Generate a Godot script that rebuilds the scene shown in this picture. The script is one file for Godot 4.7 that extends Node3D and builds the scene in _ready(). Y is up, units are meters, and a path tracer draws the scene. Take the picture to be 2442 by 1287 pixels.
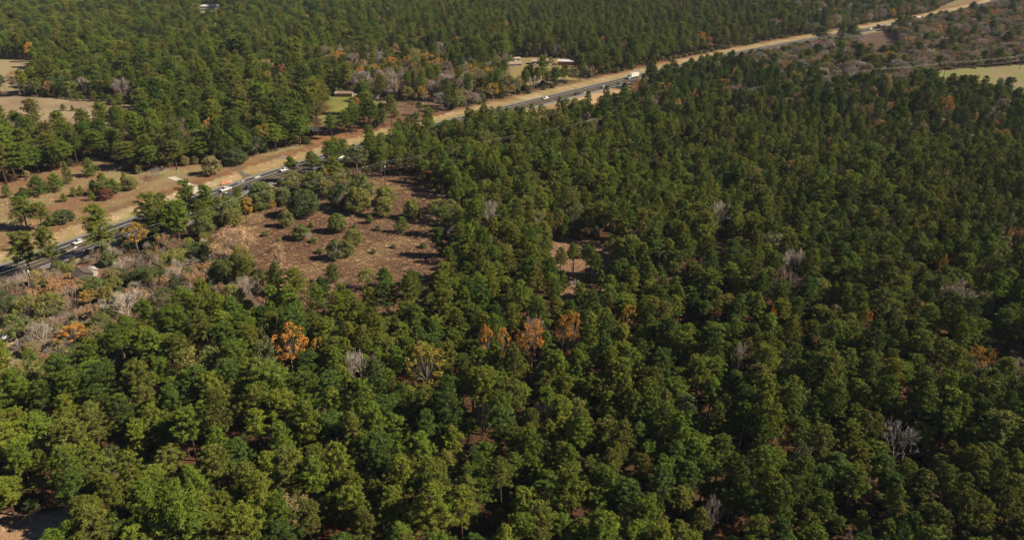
extends Node3D
# An aerial view over a pine forest with a highway and a brown clearing. Metres, y up, the view looks towards -z.

class Buf:
	var v := PackedVector3Array()
	var c := PackedColorArray()

var rng := RandomNumberGenerator.new()
var used := {}
var road := PackedVector2Array()          # the north white edge line of the highway, from left to right
var road_cells := {}
var wild := FastNoiseLite.new()
var patchy := FastNoiseLite.new()
var bark: StandardMaterial3D
var grey_bark: StandardMaterial3D
var leaf_mats := {}
var noises := {}
var shapes := {}                          # kind -> list of {trunk, crown, h, w}
var landmarks := []                       # [Vector2 place, phrase]
var planted := []                         # every tree: [x, z, w]
var plant_cells := {}
const ORD := ["nearest", "second", "third", "fourth", "fifth", "sixth", "seventh", "eighth", "ninth", "tenth", "eleventh", "twelfth", "thirteenth", "fourteenth", "fifteenth", "sixteenth", "seventeenth", "eighteenth", "nineteenth", "twentieth", "twenty-first", "twenty-second", "twenty-third", "twenty-fourth"]
const TINT := {
	"pine": Color(0.092, 0.136, 0.016), "pine_yellow": Color(0.124, 0.152, 0.018), "pine_dark": Color(0.058, 0.096, 0.016), "pine_blue": Color(0.060, 0.100, 0.020), "pine_olive": Color(0.106, 0.122, 0.022),
	"olive": Color(0.152, 0.155, 0.042), "moss": Color(0.110, 0.136, 0.036), "dark": Color(0.058, 0.084, 0.029), "lime": Color(0.162, 0.180, 0.042), "sage": Color(0.118, 0.132, 0.060), "khaki": Color(0.222, 0.186, 0.078),
	"orange": Color(0.42, 0.20, 0.042), "gold": Color(0.33, 0.205, 0.036), "yellow": Color(0.40, 0.29, 0.040), "rust": Color(0.31, 0.175, 0.075), "tan": Color(0.34, 0.205, 0.105), "red": Color(0.15, 0.055, 0.036), "ash": Color(0.32, 0.285, 0.26), "dusky": Color(0.40, 0.27, 0.17), "mauve": Color(0.36, 0.31, 0.27),
	"muted": Color(0.23, 0.185, 0.035), "grey": Color(0.27, 0.235, 0.22), "pale": Color(0.40, 0.355, 0.315), "brown": Color(0.25, 0.185, 0.145), "pinkish": Color(0.32, 0.255, 0.215),
}


# ---------------------------------------------------------------- the place, in metres
const EYE := 122.0
const PITCH := 0.44680
const SUN_UP := 38.0
const SKY := 0.30
const EXPOSURE := 2.1
const HAZE := 0.00004

var ROAD := [Vector2(-198.3, -250.5), Vector2(-183.5, -276.6), Vector2(-166.5, -305.5), Vector2(-145.1, -341.6), Vector2(-106.9, -398.5), Vector2(-52.7, -464.9), Vector2(-0.3, -518.6), Vector2(90.1, -610.0), Vector2(206.3, -728.9), Vector2(388.2, -876.1), Vector2(562.4, -1022.0), Vector2(798.2, -1259.2)]
var OPEN := [
	{"says": "the big brown clearing", "a": Color(0.165, 0.102, 0.068), "b": Color(0.235, 0.145, 0.092), "c": Color(0.29, 0.205, 0.115), "tuft": 1,
		"poly": PackedVector2Array([Vector2(-76.9, -376.4), Vector2(-65.3, -367.5), Vector2(-51.7, -360.9), Vector2(-41.8, -346.4), Vector2(-26.5, -330.7), Vector2(-26.4, -302.1), Vector2(-28.0, -288.2), Vector2(-17.9, -263.4), Vector2(-20.9, -248.8), Vector2(-25.2, -219.6), Vector2(-44.5, -218.5), Vector2(-64.4, -220.2), Vector2(-74.3, -220.8), Vector2(-82.4, -224.6), Vector2(-91.4, -235.4), Vector2(-104.1, -255.9), Vector2(-120.9, -267.3), Vector2(-125.2, -288.2), Vector2(-120.7, -306.0), Vector2(-106.8, -321.4), Vector2(-102.3, -333.5), Vector2(-87.8, -357.6)])},
	{"says": "the small clearing with a few pines", "a": Color(0.28, 0.165, 0.1), "b": Color(0.34, 0.225, 0.14), "tuft": 0.4,
		"poly": PackedVector2Array([Vector2(15.3, -285.5), Vector2(37.4, -282.5), Vector2(42.0, -271.3), Vector2(39.1, -248.8), Vector2(30.6, -220.8), Vector2(15.8, -218.8), Vector2(14.5, -248.8)])},
	{"says": "", "a": Color(0.324, 0.168, 0.096), "b": Color(0.24, 0.144, 0.084),
		"poly": PackedVector2Array([Vector2(85.8, -288.2), Vector2(90.4, -283.8), Vector2(81.0, -255.9), Vector2(72.2, -224.6), Vector2(65.1, -224.6), Vector2(75.6, -263.4)])},
	{"says": "the sandy opening in the corner", "a": Color(0.6, 0.46, 0.32), "b": Color(0.5, 0.3, 0.18), "tuft": 0.2, "tall": 0.5,
		"poly": PackedVector2Array([Vector2(-121.0, -127.1), Vector2(-108.7, -128.4), Vector2(-101.8, -131.2), Vector2(-95.2, -128.5), Vector2(-92.4, -120.5), Vector2(-91.2, -111.5), Vector2(-88.5, -100.5), Vector2(-103.6, -100.5)])},
	{"says": "the opening at the edge of the wood", "a": Color(0.2, 0.12, 0.075), "b": Color(0.22, 0.18, 0.1), "c": Color(0.2, 0.2, 0.09), "tuft": 0.5,
		"poly": PackedVector2Array([Vector2(133.8, -191.3), Vector2(146.8, -192.3), Vector2(160.4, -191.8), Vector2(141.9, -163.1), Vector2(132.5, -165.8), Vector2(127.2, -172.5)])},
	{"says": "the tan field with young pines", "a": Color(0.52, 0.42, 0.26), "b": Color(0.38, 0.28, 0.19), "tuft": 0.06, "tall": 0.6,
		"poly": PackedVector2Array([Vector2(-399.9, -545.7), Vector2(-301.1, -539.0), Vector2(-264.5, -522.3), Vector2(-251.3, -517.4), Vector2(-228.4, -461.9), Vector2(-231.6, -438.0), Vector2(-240.9, -431.7), Vector2(-272.3, -426.4), Vector2(-320.9, -426.4)])},
	{"says": "", "a": Color(0.432, 0.36, 0.192), "b": Color(0.48, 0.396, 0.24),
		"poly": PackedVector2Array([Vector2(-495.9, -702.3), Vector2(-419.7, -685.6), Vector2(-381.8, -618.4), Vector2(-356.2, -553.9), Vector2(-396.5, -549.8)])},
	{"says": "the yard beside the highway", "a": Color(0.34, 0.195, 0.11), "b": Color(0.38, 0.275, 0.16), "c": Color(0.4, 0.345, 0.165), "tuft": 0.28, "tall": 0.55,
		"poly": PackedVector2Array([Vector2(-271.2, -351.3), Vector2(-247.5, -356.4), Vector2(-240.4, -369.5), Vector2(-230.1, -380.6), Vector2(-225.0, -392.4), Vector2(-215.2, -389.4), Vector2(-202.8, -376.4), Vector2(-190.4, -368.2), Vector2(-178.9, -376.4), Vector2(-166.3, -383.5), Vector2(-149.7, -383.5), Vector2(-142.2, -398.5), Vector2(-123.5, -414.5), Vector2(-92.3, -452.0), Vector2(-83.3, -429.0), Vector2(-138.7, -342.2), Vector2(-170.8, -292.7), Vector2(-192.3, -255.9), Vector2(-202.2, -247.0)])},
	{"says": "the dark field by the mobile home", "a": Color(0.204, 0.126, 0.09), "b": Color(0.264, 0.168, 0.114), "tuft": 0.3,
		"poly": PackedVector2Array([Vector2(-98.8, -519.8), Vector2(-77.3, -532.5), Vector2(-43.6, -517.4), Vector2(-42.7, -488.2), Vector2(-67.7, -458.9), Vector2(-88.3, -474.2)])},
	{"says": "", "a": Color(0.264, 0.3, 0.072), "b": Color(0.36, 0.336, 0.108),
		"poly": PackedVector2Array([Vector2(-132.0, -545.7), Vector2(-110.8, -553.9), Vector2(-94.8, -540.4), Vector2(-91.9, -522.3), Vector2(-101.9, -461.9), Vector2(-120.2, -461.9), Vector2(-126.9, -503.0)])},
	{"says": "", "a": Color(0.432, 0.216, 0.108), "b": Color(0.36, 0.18, 0.096),
		"poly": PackedVector2Array([Vector2(-122.0, -463.9), Vector2(-90.3, -470.0), Vector2(-85.9, -444.4), Vector2(-115.4, -420.4), Vector2(-123.0, -452.0)])},
	{"says": "", "a": Color(0.396, 0.336, 0.12), "b": Color(0.408, 0.3, 0.168),
		"poly": PackedVector2Array([Vector2(-5.7, -657.9), Vector2(1.5, -700.2), Vector2(18.7, -702.3), Vector2(58.0, -693.8), Vector2(73.0, -673.5), Vector2(59.2, -601.9), Vector2(18.7, -574.0), Vector2(-5.1, -578.5)])},
	{"says": "the green pasture", "a": Color(0.29, 0.325, 0.1), "b": Color(0.38, 0.32, 0.17), "c": Color(0.4, 0.31, 0.19), "tuft": 0.02, "tall": 0.5,
		"poly": PackedVector2Array([Vector2(324.8, -639.4), Vector2(328.6, -618.4), Vector2(359.7, -641.2), Vector2(486.3, -677.4), Vector2(366.5, -496.1), Vector2(337.3, -503.0), Vector2(326.9, -529.9), Vector2(315.7, -553.9), Vector2(312.4, -578.5)])},
	{"says": "", "a": Color(0.156, 0.102, 0.084), "b": Color(0.192, 0.12, 0.096),
		"poly": PackedVector2Array([Vector2(377.4, -844.8), Vector2(415.7, -869.7), Vector2(400.3, -801.7), Vector2(356.1, -706.6), Vector2(317.8, -706.6)])},
	{"says": "", "a": Color(0.36, 0.3, 0.18), "b": Color(0.36, 0.3, 0.18),
		"poly": PackedVector2Array([Vector2(-433.3, -1100.8), Vector2(-411.3, -1121.1), Vector2(-333.7, -916.6), Vector2(-354.2, -889.2)])},
	{"says": "", "a": Color(0.408, 0.336, 0.156), "b": Color(0.3, 0.204, 0.144),
		"poly": PackedVector2Array([Vector2(536.6, -992.5), Vector2(620.9, -1100.8), Vector2(728.6, -1174.9), Vector2(801.3, -1370.8), Vector2(633.8, -1147.4), Vector2(550.1, -1035.1)])},
	{"says": "the sandy ground south of the highway's bend", "a": Color(0.552, 0.372, 0.222), "b": Color(0.396, 0.228, 0.132), "tuft": 0.04, "tall": 0.6,
		"poly": PackedVector2Array([Vector2(-19.6, -491.6), Vector2(35.9, -543.0), Vector2(105.5, -601.9), Vector2(98.1, -540.4), Vector2(64.4, -503.0), Vector2(41.1, -474.2), Vector2(7.4, -454.0), Vector2(-15.4, -444.4)])},
	{"says": "the ground round the grey-roofed house", "a": Color(0.36, 0.204, 0.12), "b": Color(0.288, 0.216, 0.144), "tuft": 0.3,
		"poly": PackedVector2Array([Vector2(-168.7, -255.9), Vector2(-159.9, -258.9), Vector2(-148.5, -250.5), Vector2(-141.5, -238.6), Vector2(-147.1, -229.1), Vector2(-159.4, -238.6)])},
	{"says": "the trail at the left edge", "a": Color(0.396, 0.324, 0.216), "b": Color(0.312, 0.24, 0.156), "tuft": 0.3,
		"poly": PackedVector2Array([Vector2(-174.4, -209.2), Vector2(-160.5, -210.5), Vector2(-152.3, -199.0), Vector2(-147.0, -196.5), Vector2(-142.9, -187.3), Vector2(-158.7, -185.0)])},
]
var ZONES := [
	{"name": "low scrub", "duff": true, "h": 4.2, "w": 4.6, "tight": 0.8, "mix": [[0.5, "round_bush", ["sage", "olive", "khaki", "moss", "olive"], 1, 1], [0.4, "twiggy_tree", ["grey", "ash", "brown", "brown", "khaki", "grey"], 1, 1], [0.1, "leafy_tree", ["orange", "gold", "gold", "rust", "tan", "khaki"], 1, 1]], "under": [[1, "round_bush", ["sage", "olive", "khaki", "moss", "olive"], 0.5, 0.5]],
		"poly": PackedVector2Array([Vector2(112.1, -626.4), Vector2(200.9, -709.2), Vector2(286.5, -784.5), Vector2(378.5, -853.7), Vector2(432.0, -896.2), Vector2(392.6, -809.2), Vector2(348.6, -781.8), Vector2(263.9, -718.2), Vector2(186.9, -655.8), Vector2(107.9, -577.4)])},
	{"name": "bottomland", "duff": true, "h": 9.5, "w": 10, "tight": 0.5, "mix": [[0.42, "twiggy_tree", ["grey", "ash", "brown", "brown", "khaki", "grey"], 1, 1], [0.36, "broad_tree", ["olive", "moss", "dark", "sage", "olive"], 0.9, 0.9], [0.07, "big_pine", ["pine", "pine_yellow", "pine_yellow", "pine_dark", "pine_olive", "pine"], 1.35, 0.9], [0.15, "leafy_tree", ["tan", "khaki", "gold", "rust", "tan"], 1, 1]], "under": [[0.5, "round_bush", ["sage", "olive", "khaki", "moss", "olive"], 0.3, 0.4], [1, "twiggy_tree", ["grey", "ash", "brown", "brown", "khaki", "grey"], 0.6, 0.6]],
		"poly": PackedVector2Array([Vector2(176.3, -694.5), Vector2(206.8, -710.1), Vector2(254.9, -766.2), Vector2(343.8, -825.1), Vector2(396.1, -843.6), Vector2(569.6, -997.8), Vector2(755.6, -1179.4), Vector2(943.8, -1310.1), Vector2(497.3, -643.6), Vector2(439.8, -663.1), Vector2(329.7, -616.3), Vector2(272.4, -529.4), Vector2(252.8, -552.9), Vector2(235.1, -587.8), Vector2(200.8, -581.5), Vector2(181.5, -616.3)])},
	{"name": "far corner", "duff": true, "h": 12, "w": 9.5, "tight": 0.66, "mix": [[0.42, "broad_tree", ["sage", "olive", "khaki", "moss", "olive"], 1, 1], [0.22, "twiggy_tree", ["grey", "ash", "brown", "brown", "khaki", "grey"], 1, 1], [0.28, "big_pine", ["pine", "pine_yellow", "pine_yellow", "pine_dark", "pine_olive", "pine"], 1.4, 0.9], [0.08, "leafy_tree", ["orange", "gold", "gold", "rust", "tan", "khaki"], 1, 1]], "under": [[1, "round_bush", ["olive", "moss", "moss", "khaki", "dark"], 0.3, 0.4]],
		"poly": PackedVector2Array([Vector2(369.6, -1117.2), Vector2(739.8, -1379.4), Vector2(862.0, -1379.4), Vector2(531.7, -975.8), Vector2(423.7, -885.1), Vector2(322.3, -826.9), Vector2(303.9, -864.9)])},
	{"name": "strip", "duff": true, "h": 12, "w": 9, "tight": 0.66, "mix": [[0.3, "twiggy_tree", ["grey", "ash", "brown", "brown", "khaki", "grey"], 1, 1], [0.36, "broad_tree", ["sage", "olive", "khaki", "moss", "olive"], 1, 1], [0.1, "leafy_tree", ["orange", "gold", "gold", "rust", "tan", "khaki"], 1, 1], [0.24, "big_pine", ["pine", "pine_yellow", "pine_yellow", "pine_dark", "pine_olive", "pine"], 1.35, 0.85]], "under": [[1, "round_bush", ["olive", "moss", "moss", "khaki", "dark"], 0.35, 0.5]],
		"poly": PackedVector2Array([Vector2(-169.9, -679.5), Vector2(-123.2, -710.1), Vector2(-80.0, -701.1), Vector2(-31.9, -643.6), Vector2(-7.0, -611.1), Vector2(5.9, -560.2), Vector2(-0.3, -511.4), Vector2(-33.4, -494.5), Vector2(-62.0, -504.0), Vector2(-82.7, -511.4), Vector2(-96.1, -506.5), Vector2(-120.7, -560.2), Vector2(-142.9, -591.0)])},
	{"name": "scrub", "duff": true, "h": 8, "w": 7, "tight": 0.6, "mix": [[0.34, "bare_tree", ["grey", "pale", "brown", "pinkish"], 0.95, 0.95], [0.4, "round_bush", ["olive", "moss", "dark", "sage", "khaki"], 0.6, 0.8], [0.16, "thin_tree", ["tan", "rust", "tan", "khaki"], 1, 1], [0.1, "broad_tree", ["olive", "moss", "moss", "khaki", "dark"], 1.1, 1]], "under": [[0.6, "round_bush", ["olive", "dark", "sage"], 0.3, 0.4], [1, "bare_tree", ["pale", "grey"], 0.5, 0.5]],
		"poly": PackedVector2Array([Vector2(-193.9, -236.0), Vector2(-172.2, -249.6), Vector2(-159.0, -266.6), Vector2(-136.5, -274.7), Vector2(-123.0, -279.0), Vector2(-101.5, -249.6), Vector2(-80.4, -219.1), Vector2(-90.5, -216.2), Vector2(-102.5, -219.1), Vector2(-106.3, -208.0), Vector2(-112.1, -194.1), Vector2(-118.9, -184.9), Vector2(-131.0, -180.5), Vector2(-145.3, -180.5), Vector2(-154.4, -176.3)])},
	{"name": "roadside", "h": 8, "w": 6, "tight": 0.72, "mix": [[0.7, "round_bush", ["olive", "moss", "pine", "lime", "khaki"], 0.75, 0.9], [0.15, "broad_tree", ["olive", "moss", "moss", "khaki", "dark"], 1.1, 1], [0.08, "leafy_tree", ["gold", "yellow"], 0.7, 0.7], [0.07, "pine", ["pine", "pine_yellow", "pine_yellow", "pine_dark", "pine_olive", "pine"], 1.7, 0.9]], "under": [[1, "round_bush", ["olive", "moss", "moss", "khaki", "dark"], 0.35, 0.5]],
		"poly": PackedVector2Array([Vector2(-138.0, -270.6), Vector2(-121.3, -309.3), Vector2(-104.3, -342.7), Vector2(-79.5, -382.7), Vector2(-67.6, -369.9), Vector2(-85.3, -347.6), Vector2(-98.4, -319.8), Vector2(-112.1, -303.3), Vector2(-121.4, -279.0)])},
	{"name": "mixed band", "h": 15, "w": 6.3, "tight": 0.76, "mix": [[0.6, "pine", ["pine", "pine_dark", "pine_dark", "pine_blue", "pine"], 1.05, 1.05], [0.13, "twiggy_tree", ["grey", "ash", "brown", "brown", "khaki", "grey"], 0.8, 1.25], [0.07, "leafy_tree", ["orange", "gold", "gold", "rust", "tan", "khaki"], 0.95, 1.2], [0.2, "broad_tree", ["olive", "moss", "moss", "khaki", "dark"], 0.9, 1.2]], "under": [[1, "round_bush", ["olive", "moss", "moss", "khaki", "dark"], 0.3, 0.5]],
		"poly": PackedVector2Array([Vector2(108.2, -581.9), Vector2(174.2, -590.0), Vector2(193.0, -557.4), Vector2(225.8, -563.3), Vector2(273.9, -503.5), Vector2(323.2, -473.3), Vector2(359.0, -464.7), Vector2(311.3, -395.6), Vector2(250.2, -407.9), Vector2(196.8, -449.2), Vector2(132.9, -498.6), Vector2(67.8, -430.0), Vector2(43.5, -430.0), Vector2(39.0, -466.8)])},
	{"name": "plantation", "h": 13, "w": 5.3, "tight": 0.6, "mix": [[0.95, "slim_pine", ["pine", "pine_yellow", "pine_yellow", "pine_olive", "pine_dark"], 1, 1], [0.03, "broad_tree", ["olive", "moss", "moss", "khaki", "dark"], 0.9, 1.3], [0.02, "bare_tree", ["grey", "brown", "brown", "pinkish", "grey"], 0.8, 1.2]], "under": [[1, "round_bush", ["olive", "moss", "moss", "khaki", "dark"], 0.2, 0.5]],
		"poly": PackedVector2Array([Vector2(61.5, -418.6), Vector2(195.9, -446.6), Vector2(284.6, -410.0), Vector2(320.3, -401.7), Vector2(208.4, -242.1), Vector2(160.7, -242.1), Vector2(129.5, -256.6), Vector2(107.5, -315.4), Vector2(75.9, -344.5), Vector2(53.5, -357.4)])},
	{"name": "stand by the clearing", "h": 14, "w": 5.9, "tight": 0.6, "mix": [[0.88, "slim_pine", ["pine", "pine", "pine_yellow", "pine_yellow", "pine_olive"], 1, 1], [0.09, "broad_tree", ["olive", "moss", "lime"], 0.85, 1.25], [0.03, "bare_tree", ["grey", "brown", "brown", "pinkish", "grey"], 0.8, 1.2]], "under": [[1, "round_bush", ["olive", "moss", "moss", "khaki", "dark"], 0.2, 0.5]],
		"poly": PackedVector2Array([Vector2(-79.1, -407.9), Vector2(-43.6, -454.3), Vector2(41.4, -464.7), Vector2(67.1, -425.4), Vector2(53.3, -355.5), Vector2(75.5, -342.7), Vector2(107.0, -313.8), Vector2(88.1, -271.2), Vector2(40.8, -259.1), Vector2(12.4, -259.1), Vector2(-6.7, -271.2), Vector2(-23.2, -298.4), Vector2(-50.4, -330.6), Vector2(-65.5, -352.2)])},
	{"name": "far plantation", "h": 17, "w": 8.4, "tight": 0.78, "mix": [[0.9, "pine", ["pine", "pine_yellow", "pine_olive", "pine"], 1, 1], [0.05, "broad_tree", ["olive", "moss", "moss", "khaki", "dark"], 0.7, 1], [0.03, "bare_tree", ["grey", "brown", "brown", "pinkish", "grey"], 0.8, 1], [0.02, "leafy_tree", ["orange", "rust"], 0.8, 0.9]], "under": [[1, "round_bush", ["olive", "moss", "moss", "khaki", "dark"], 0.2, 0.5]],
		"poly": PackedVector2Array([Vector2(-205.8, -1519.6), Vector2(574.8, -1519.6), Vector2(294.5, -811.5), Vector2(197.7, -706.2), Vector2(94.8, -623.8), Vector2(60.8, -623.8), Vector2(10.4, -662.6), Vector2(-46.1, -706.2), Vector2(-105.9, -755.4)])},
	{"name": "old wood", "h": 19, "w": 10, "tight": 0.76, "mix": [[0.8, "big_pine", ["pine", "pine_yellow", "pine_yellow", "pine_dark", "pine_olive", "pine"], 1, 1], [0.13, "broad_tree", ["olive", "moss", "moss", "khaki", "dark"], 0.72, 1], [0.03, "leafy_tree", ["orange", "gold", "gold", "rust", "tan", "khaki"], 0.7, 0.9], [0.04, "bare_tree", ["grey", "brown", "brown", "pinkish", "grey"], 0.7, 0.9]], "under": [[0.55, "round_bush", ["olive", "moss", "moss", "khaki", "dark"], 0.22, 0.45], [1, "slim_pine", ["pine", "pine_yellow", "pine_yellow", "pine_dark", "pine_olive", "pine"], 0.6, 0.5]],
		"poly": PackedVector2Array([Vector2(-1663.5, -1511.5), Vector2(297.2, -1511.5), Vector2(83.0, -540.0), Vector2(7.5, -463.4), Vector2(-79.2, -409.5), Vector2(-133.7, -375.9), Vector2(-195.5, -348.1), Vector2(-246.4, -292.2), Vector2(-322.8, -249.9)])},
	{"name": "lower left", "h": 15.5, "w": 8, "tight": 0.6, "mix": [[0.87, "pine", ["pine_yellow", "pine_yellow", "pine", "pine_dark", "pine_olive", "pine"], 1, 1], [0.09, "broad_tree", ["olive", "moss", "khaki"], 0.75, 0.85], [0.03, "young_pine", ["pine", "pine_yellow", "pine_yellow", "pine_dark", "pine_olive", "pine"], 0.55, 0.7], [0.01, "bare_tree", ["grey", "brown", "brown", "pinkish", "grey"], 0.7, 0.9]], "under": [[0.7, "round_bush", ["dark", "moss"], 0.2, 0.45], [1, "slim_pine", ["pine", "pine_yellow", "pine_yellow", "pine_dark", "pine_olive", "pine"], 0.6, 0.5]],
		"poly": PackedVector2Array([Vector2(-211.6, -191.3), Vector2(-126.8, -193.7), Vector2(-92.3, -201.3), Vector2(-50.8, -186.6), Vector2(-35.9, -169.4), Vector2(-22.7, -151.0), Vector2(-5.2, -91.4), Vector2(-146.1, -83.4)])},
	{"name": "lower right", "h": 14, "w": 6.4, "tight": 0.6, "mix": [[0.91, "pine", ["pine", "pine_yellow", "pine", "pine_yellow", "pine_dark", "pine_olive"], 1, 1], [0.06, "broad_tree", ["olive", "moss", "dark"], 0.75, 1], [0.02, "bare_tree", ["grey", "brown", "brown", "pinkish", "grey"], 0.75, 1], [0.01, "young_pine", ["pine", "pine_yellow", "pine_yellow", "pine_dark", "pine_olive", "pine"], 0.5, 0.8]], "under": [[0.7, "round_bush", ["dark", "moss"], 0.2, 0.5], [1, "slim_pine", ["pine", "pine_yellow", "pine_yellow", "pine_dark", "pine_olive", "pine"], 0.6, 0.6]],
		"poly": PackedVector2Array([Vector2(-8.0, -171.2), Vector2(46.2, -188.6), Vector2(203.8, -220.3), Vector2(130.6, -77.0), Vector2(1.9, -77.0)])},
	{"name": "middle", "h": 14.2, "w": 6.9, "tight": 0.6, "mix": [[0.885, "pine", ["pine", "pine_yellow", "pine_yellow", "pine_dark", "pine_olive", "pine"], 1, 1], [0.085, "broad_tree", ["olive", "moss", "dark", "khaki"], 0.8, 1.05], [0.015, "bare_tree", ["grey", "brown", "brown", "pinkish", "grey"], 0.8, 1], [0.015, "young_pine", ["pine", "pine_yellow", "pine_yellow", "pine_dark", "pine_olive", "pine"], 0.5, 0.7]], "under": [[0.7, "round_bush", ["dark", "moss"], 0.2, 0.5], [1, "slim_pine", ["pine", "pine_yellow", "pine_yellow", "pine_dark", "pine_olive", "pine"], 0.6, 0.6]],
		"poly": PackedVector2Array([Vector2(-9999, -9999), Vector2(9999, -9999), Vector2(9999, 9999), Vector2(-9999, 9999)])},
]
var LINE := [Vector2(-182.1, -212.4), Vector2(-166.6, -233.6), Vector2(-145.1, -261.7), Vector2(-114.3, -301.5), Vector2(-61.8, -350.1), Vector2(-8.0, -390.4), Vector2(48.3, -431.8), Vector2(104.8, -471.4), Vector2(165.6, -518.0), Vector2(214.4, -547.6), Vector2(275.1, -583.6), Vector2(345.7, -611.4), Vector2(426.0, -643.6), Vector2(499.7, -670.5)]
var POLE_LABELS := ["pole beyond the left edge, beside the highway", "wooden pole in the scrub at the left edge, below the highway", "wooden pole behind the gold-brown tree beside the highway", "bare wooden pole at the upper left corner of the brown clearing", "wooden pole at the top corner of the brown clearing, among pines", "wooden pole in the pine stand right of the clearing", "pole among pines below the white truck", "pole among pines behind the yellow trees", "wooden pole right of the yellow-orange trees, in the mixed woods", "pole left of the green pasture, in the woods", "wooden pole at the left tip of the green pasture", "wooden pole along the upper side of the green pasture", "wooden pole at the right edge above the green pasture", "pole beyond the right edge"]
var ARROWS := [[Vector2(-134.5, -355.6), "turn", 1.9, 1.2], [Vector2(-129.3, -363.7), "block", 2.0, 1.0], [Vector2(-175.7, -274.5), "turn", 9.1, 1.3], [Vector2(-143.3, -342.2), "turn", 9.1, 1.2], [Vector2(52.6, -555.3), "turn", 12.6, 1.4], [Vector2(102.1, -611.7), "turn", 9.1, 1.4]]
var DRIVES := [["concrete_driveway", [Vector2(-173.5, -362.1), Vector2(-170.2, -363.8), Vector2(-159.1, -354.2), Vector2(-149.3, -344.7), Vector2(-146.0, -339.4), Vector2(-151.0, -337.2), Vector2(-154.0, -346.3)], Color(0.58, 0.53, 0.47)],
	["asphalt_driveway", [Vector2(-142.6, -372.1), Vector2(-140.8, -374.3), Vector2(-136.3, -369.0), Vector2(-131.6, -365.9), Vector2(-135.4, -360.8), Vector2(-135.8, -363.5)], Color(0.14, 0.13, 0.125)],
	["gravel_patch", [Vector2(-126.2, -394.6), Vector2(-126.1, -400.8), Vector2(-122.7, -397.7), Vector2(-122.4, -393.1)], Color(0.24, 0.21, 0.2)],
	["sandy_pullout", [Vector2(44.7, -532.5), Vector2(57.7, -551.2), Vector2(67.2, -553.9), Vector2(88.0, -571.1), Vector2(96.1, -562.4), Vector2(67.8, -532.5), Vector2(48.5, -514.9), Vector2(43.0, -517.4)], Color(0.5, 0.34, 0.2)],
	["dirt_track", [Vector2(315.4, -634.0), Vector2(341.5, -648.5), Vector2(338.8, -639.4), Vector2(311.7, -618.4)], Color(0.34, 0.26, 0.18)],
	["gravel_drive", [Vector2(100.1, -657.9), Vector2(102.6, -659.8), Vector2(107.6, -632.3), Vector2(102.9, -628.7)], Color(0.26, 0.23, 0.2)]]
var HOUSES := [
	["house", "house with a grey-brown gable roof in the scrub below the highway", Vector2(-156.8, -246.7), -0.75, 6.5, 6, 2.6, 1.3, Color(0.1, 0.095, 0.09), Color(0.155, 0.125, 0.11), "house", false],
	["lean_to_shed", "small shed with a pale roof behind the grey-brown roofed house", Vector2(-155.0, -250.8), -0.75, 3.2, 2.6, 2.2, 0.5, Color(0.4, 0.38, 0.35), Color(0.55, 0.52, 0.5), "shed", false],
	["metal_shed", "shed with a pale ribbed metal roof beside the orange tree", Vector2(-131.5, -205.3), 0.55, 4.6, 3.6, 2.3, 0.6, Color(0.3, 0.28, 0.26), Color(0.4, 0.39, 0.36), "shed", true],
	["mobile_home", "long white mobile home with a grey roof behind the dark field", Vector2(-103.1, -535.3), -0.10, 16, 6, 2.8, 0.9, Color(0.66, 0.65, 0.63), Color(0.46, 0.45, 0.45), "mobile home", true],
	["white_shed", "small white shed at the top of the bright green lawn", Vector2(-125.6, -543.9), 0.10, 2.8, 2.6, 2.4, 0.6, Color(0.75, 0.74, 0.72), Color(0.7, 0.7, 0.69), "shed", false],
	["brown_cottage", "low brown-roofed cottage between the white shed and the mobile home", Vector2(-120.4, -545.0), -0.05, 12, 6, 2.4, 1, Color(0.35, 0.26, 0.2), Color(0.33, 0.25, 0.18), "house", false],
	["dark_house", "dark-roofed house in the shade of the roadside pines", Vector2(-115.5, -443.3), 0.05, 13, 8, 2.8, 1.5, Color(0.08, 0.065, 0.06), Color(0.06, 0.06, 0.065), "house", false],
	["tan_house", "tan-roofed house at the left of the far homestead", Vector2(0.3, -658.2), 0.25, 15, 8, 2.6, 1.5, Color(0.4, 0.33, 0.28), Color(0.42, 0.33, 0.27), "house", false],
	["pump_house", "tiny white shed behind the left tan-roofed house", Vector2(4.5, -683.6), 0.20, 5, 3.5, 2.5, 0.7, Color(0.75, 0.72, 0.68), Color(0.6, 0.56, 0.5), "shed", false],
	["ranch_house", "tan-roofed house in the middle of the far homestead", Vector2(24.8, -669.9), 0.00, 15, 8, 2.7, 1.6, Color(0.28, 0.22, 0.18), Color(0.5, 0.4, 0.31), "house", false],
	["brick_house", "brick house with a white roof, right of the round yellow tree", Vector2(46.5, -666.5), -0.10, 13, 8, 3.2, 1, Color(0.36, 0.2, 0.15), Color(0.7, 0.7, 0.72), "house", false],
	["red_cabin", "little red-brown cabin at the right end of the far homestead", Vector2(54.8, -664.8), 0.10, 6, 5, 2.6, 1, Color(0.34, 0.13, 0.09), Color(0.36, 0.3, 0.28), "house", false],
	["white_building", "long white-roofed building near the top edge, left of centre", Vector2(-408.3, -1073.3), 0.06, 28, 11, 3.2, 1.6, Color(0.75, 0.73, 0.7), Color(0.72, 0.7, 0.7), "building", false],
	["roadside_barn", "low grey-roofed building beside the far end of the highway", Vector2(423.0, -889.2), 0.12, 16, 9, 2.8, 1.2, Color(0.4, 0.38, 0.36), Color(0.33, 0.32, 0.32), "building", false]]
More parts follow.
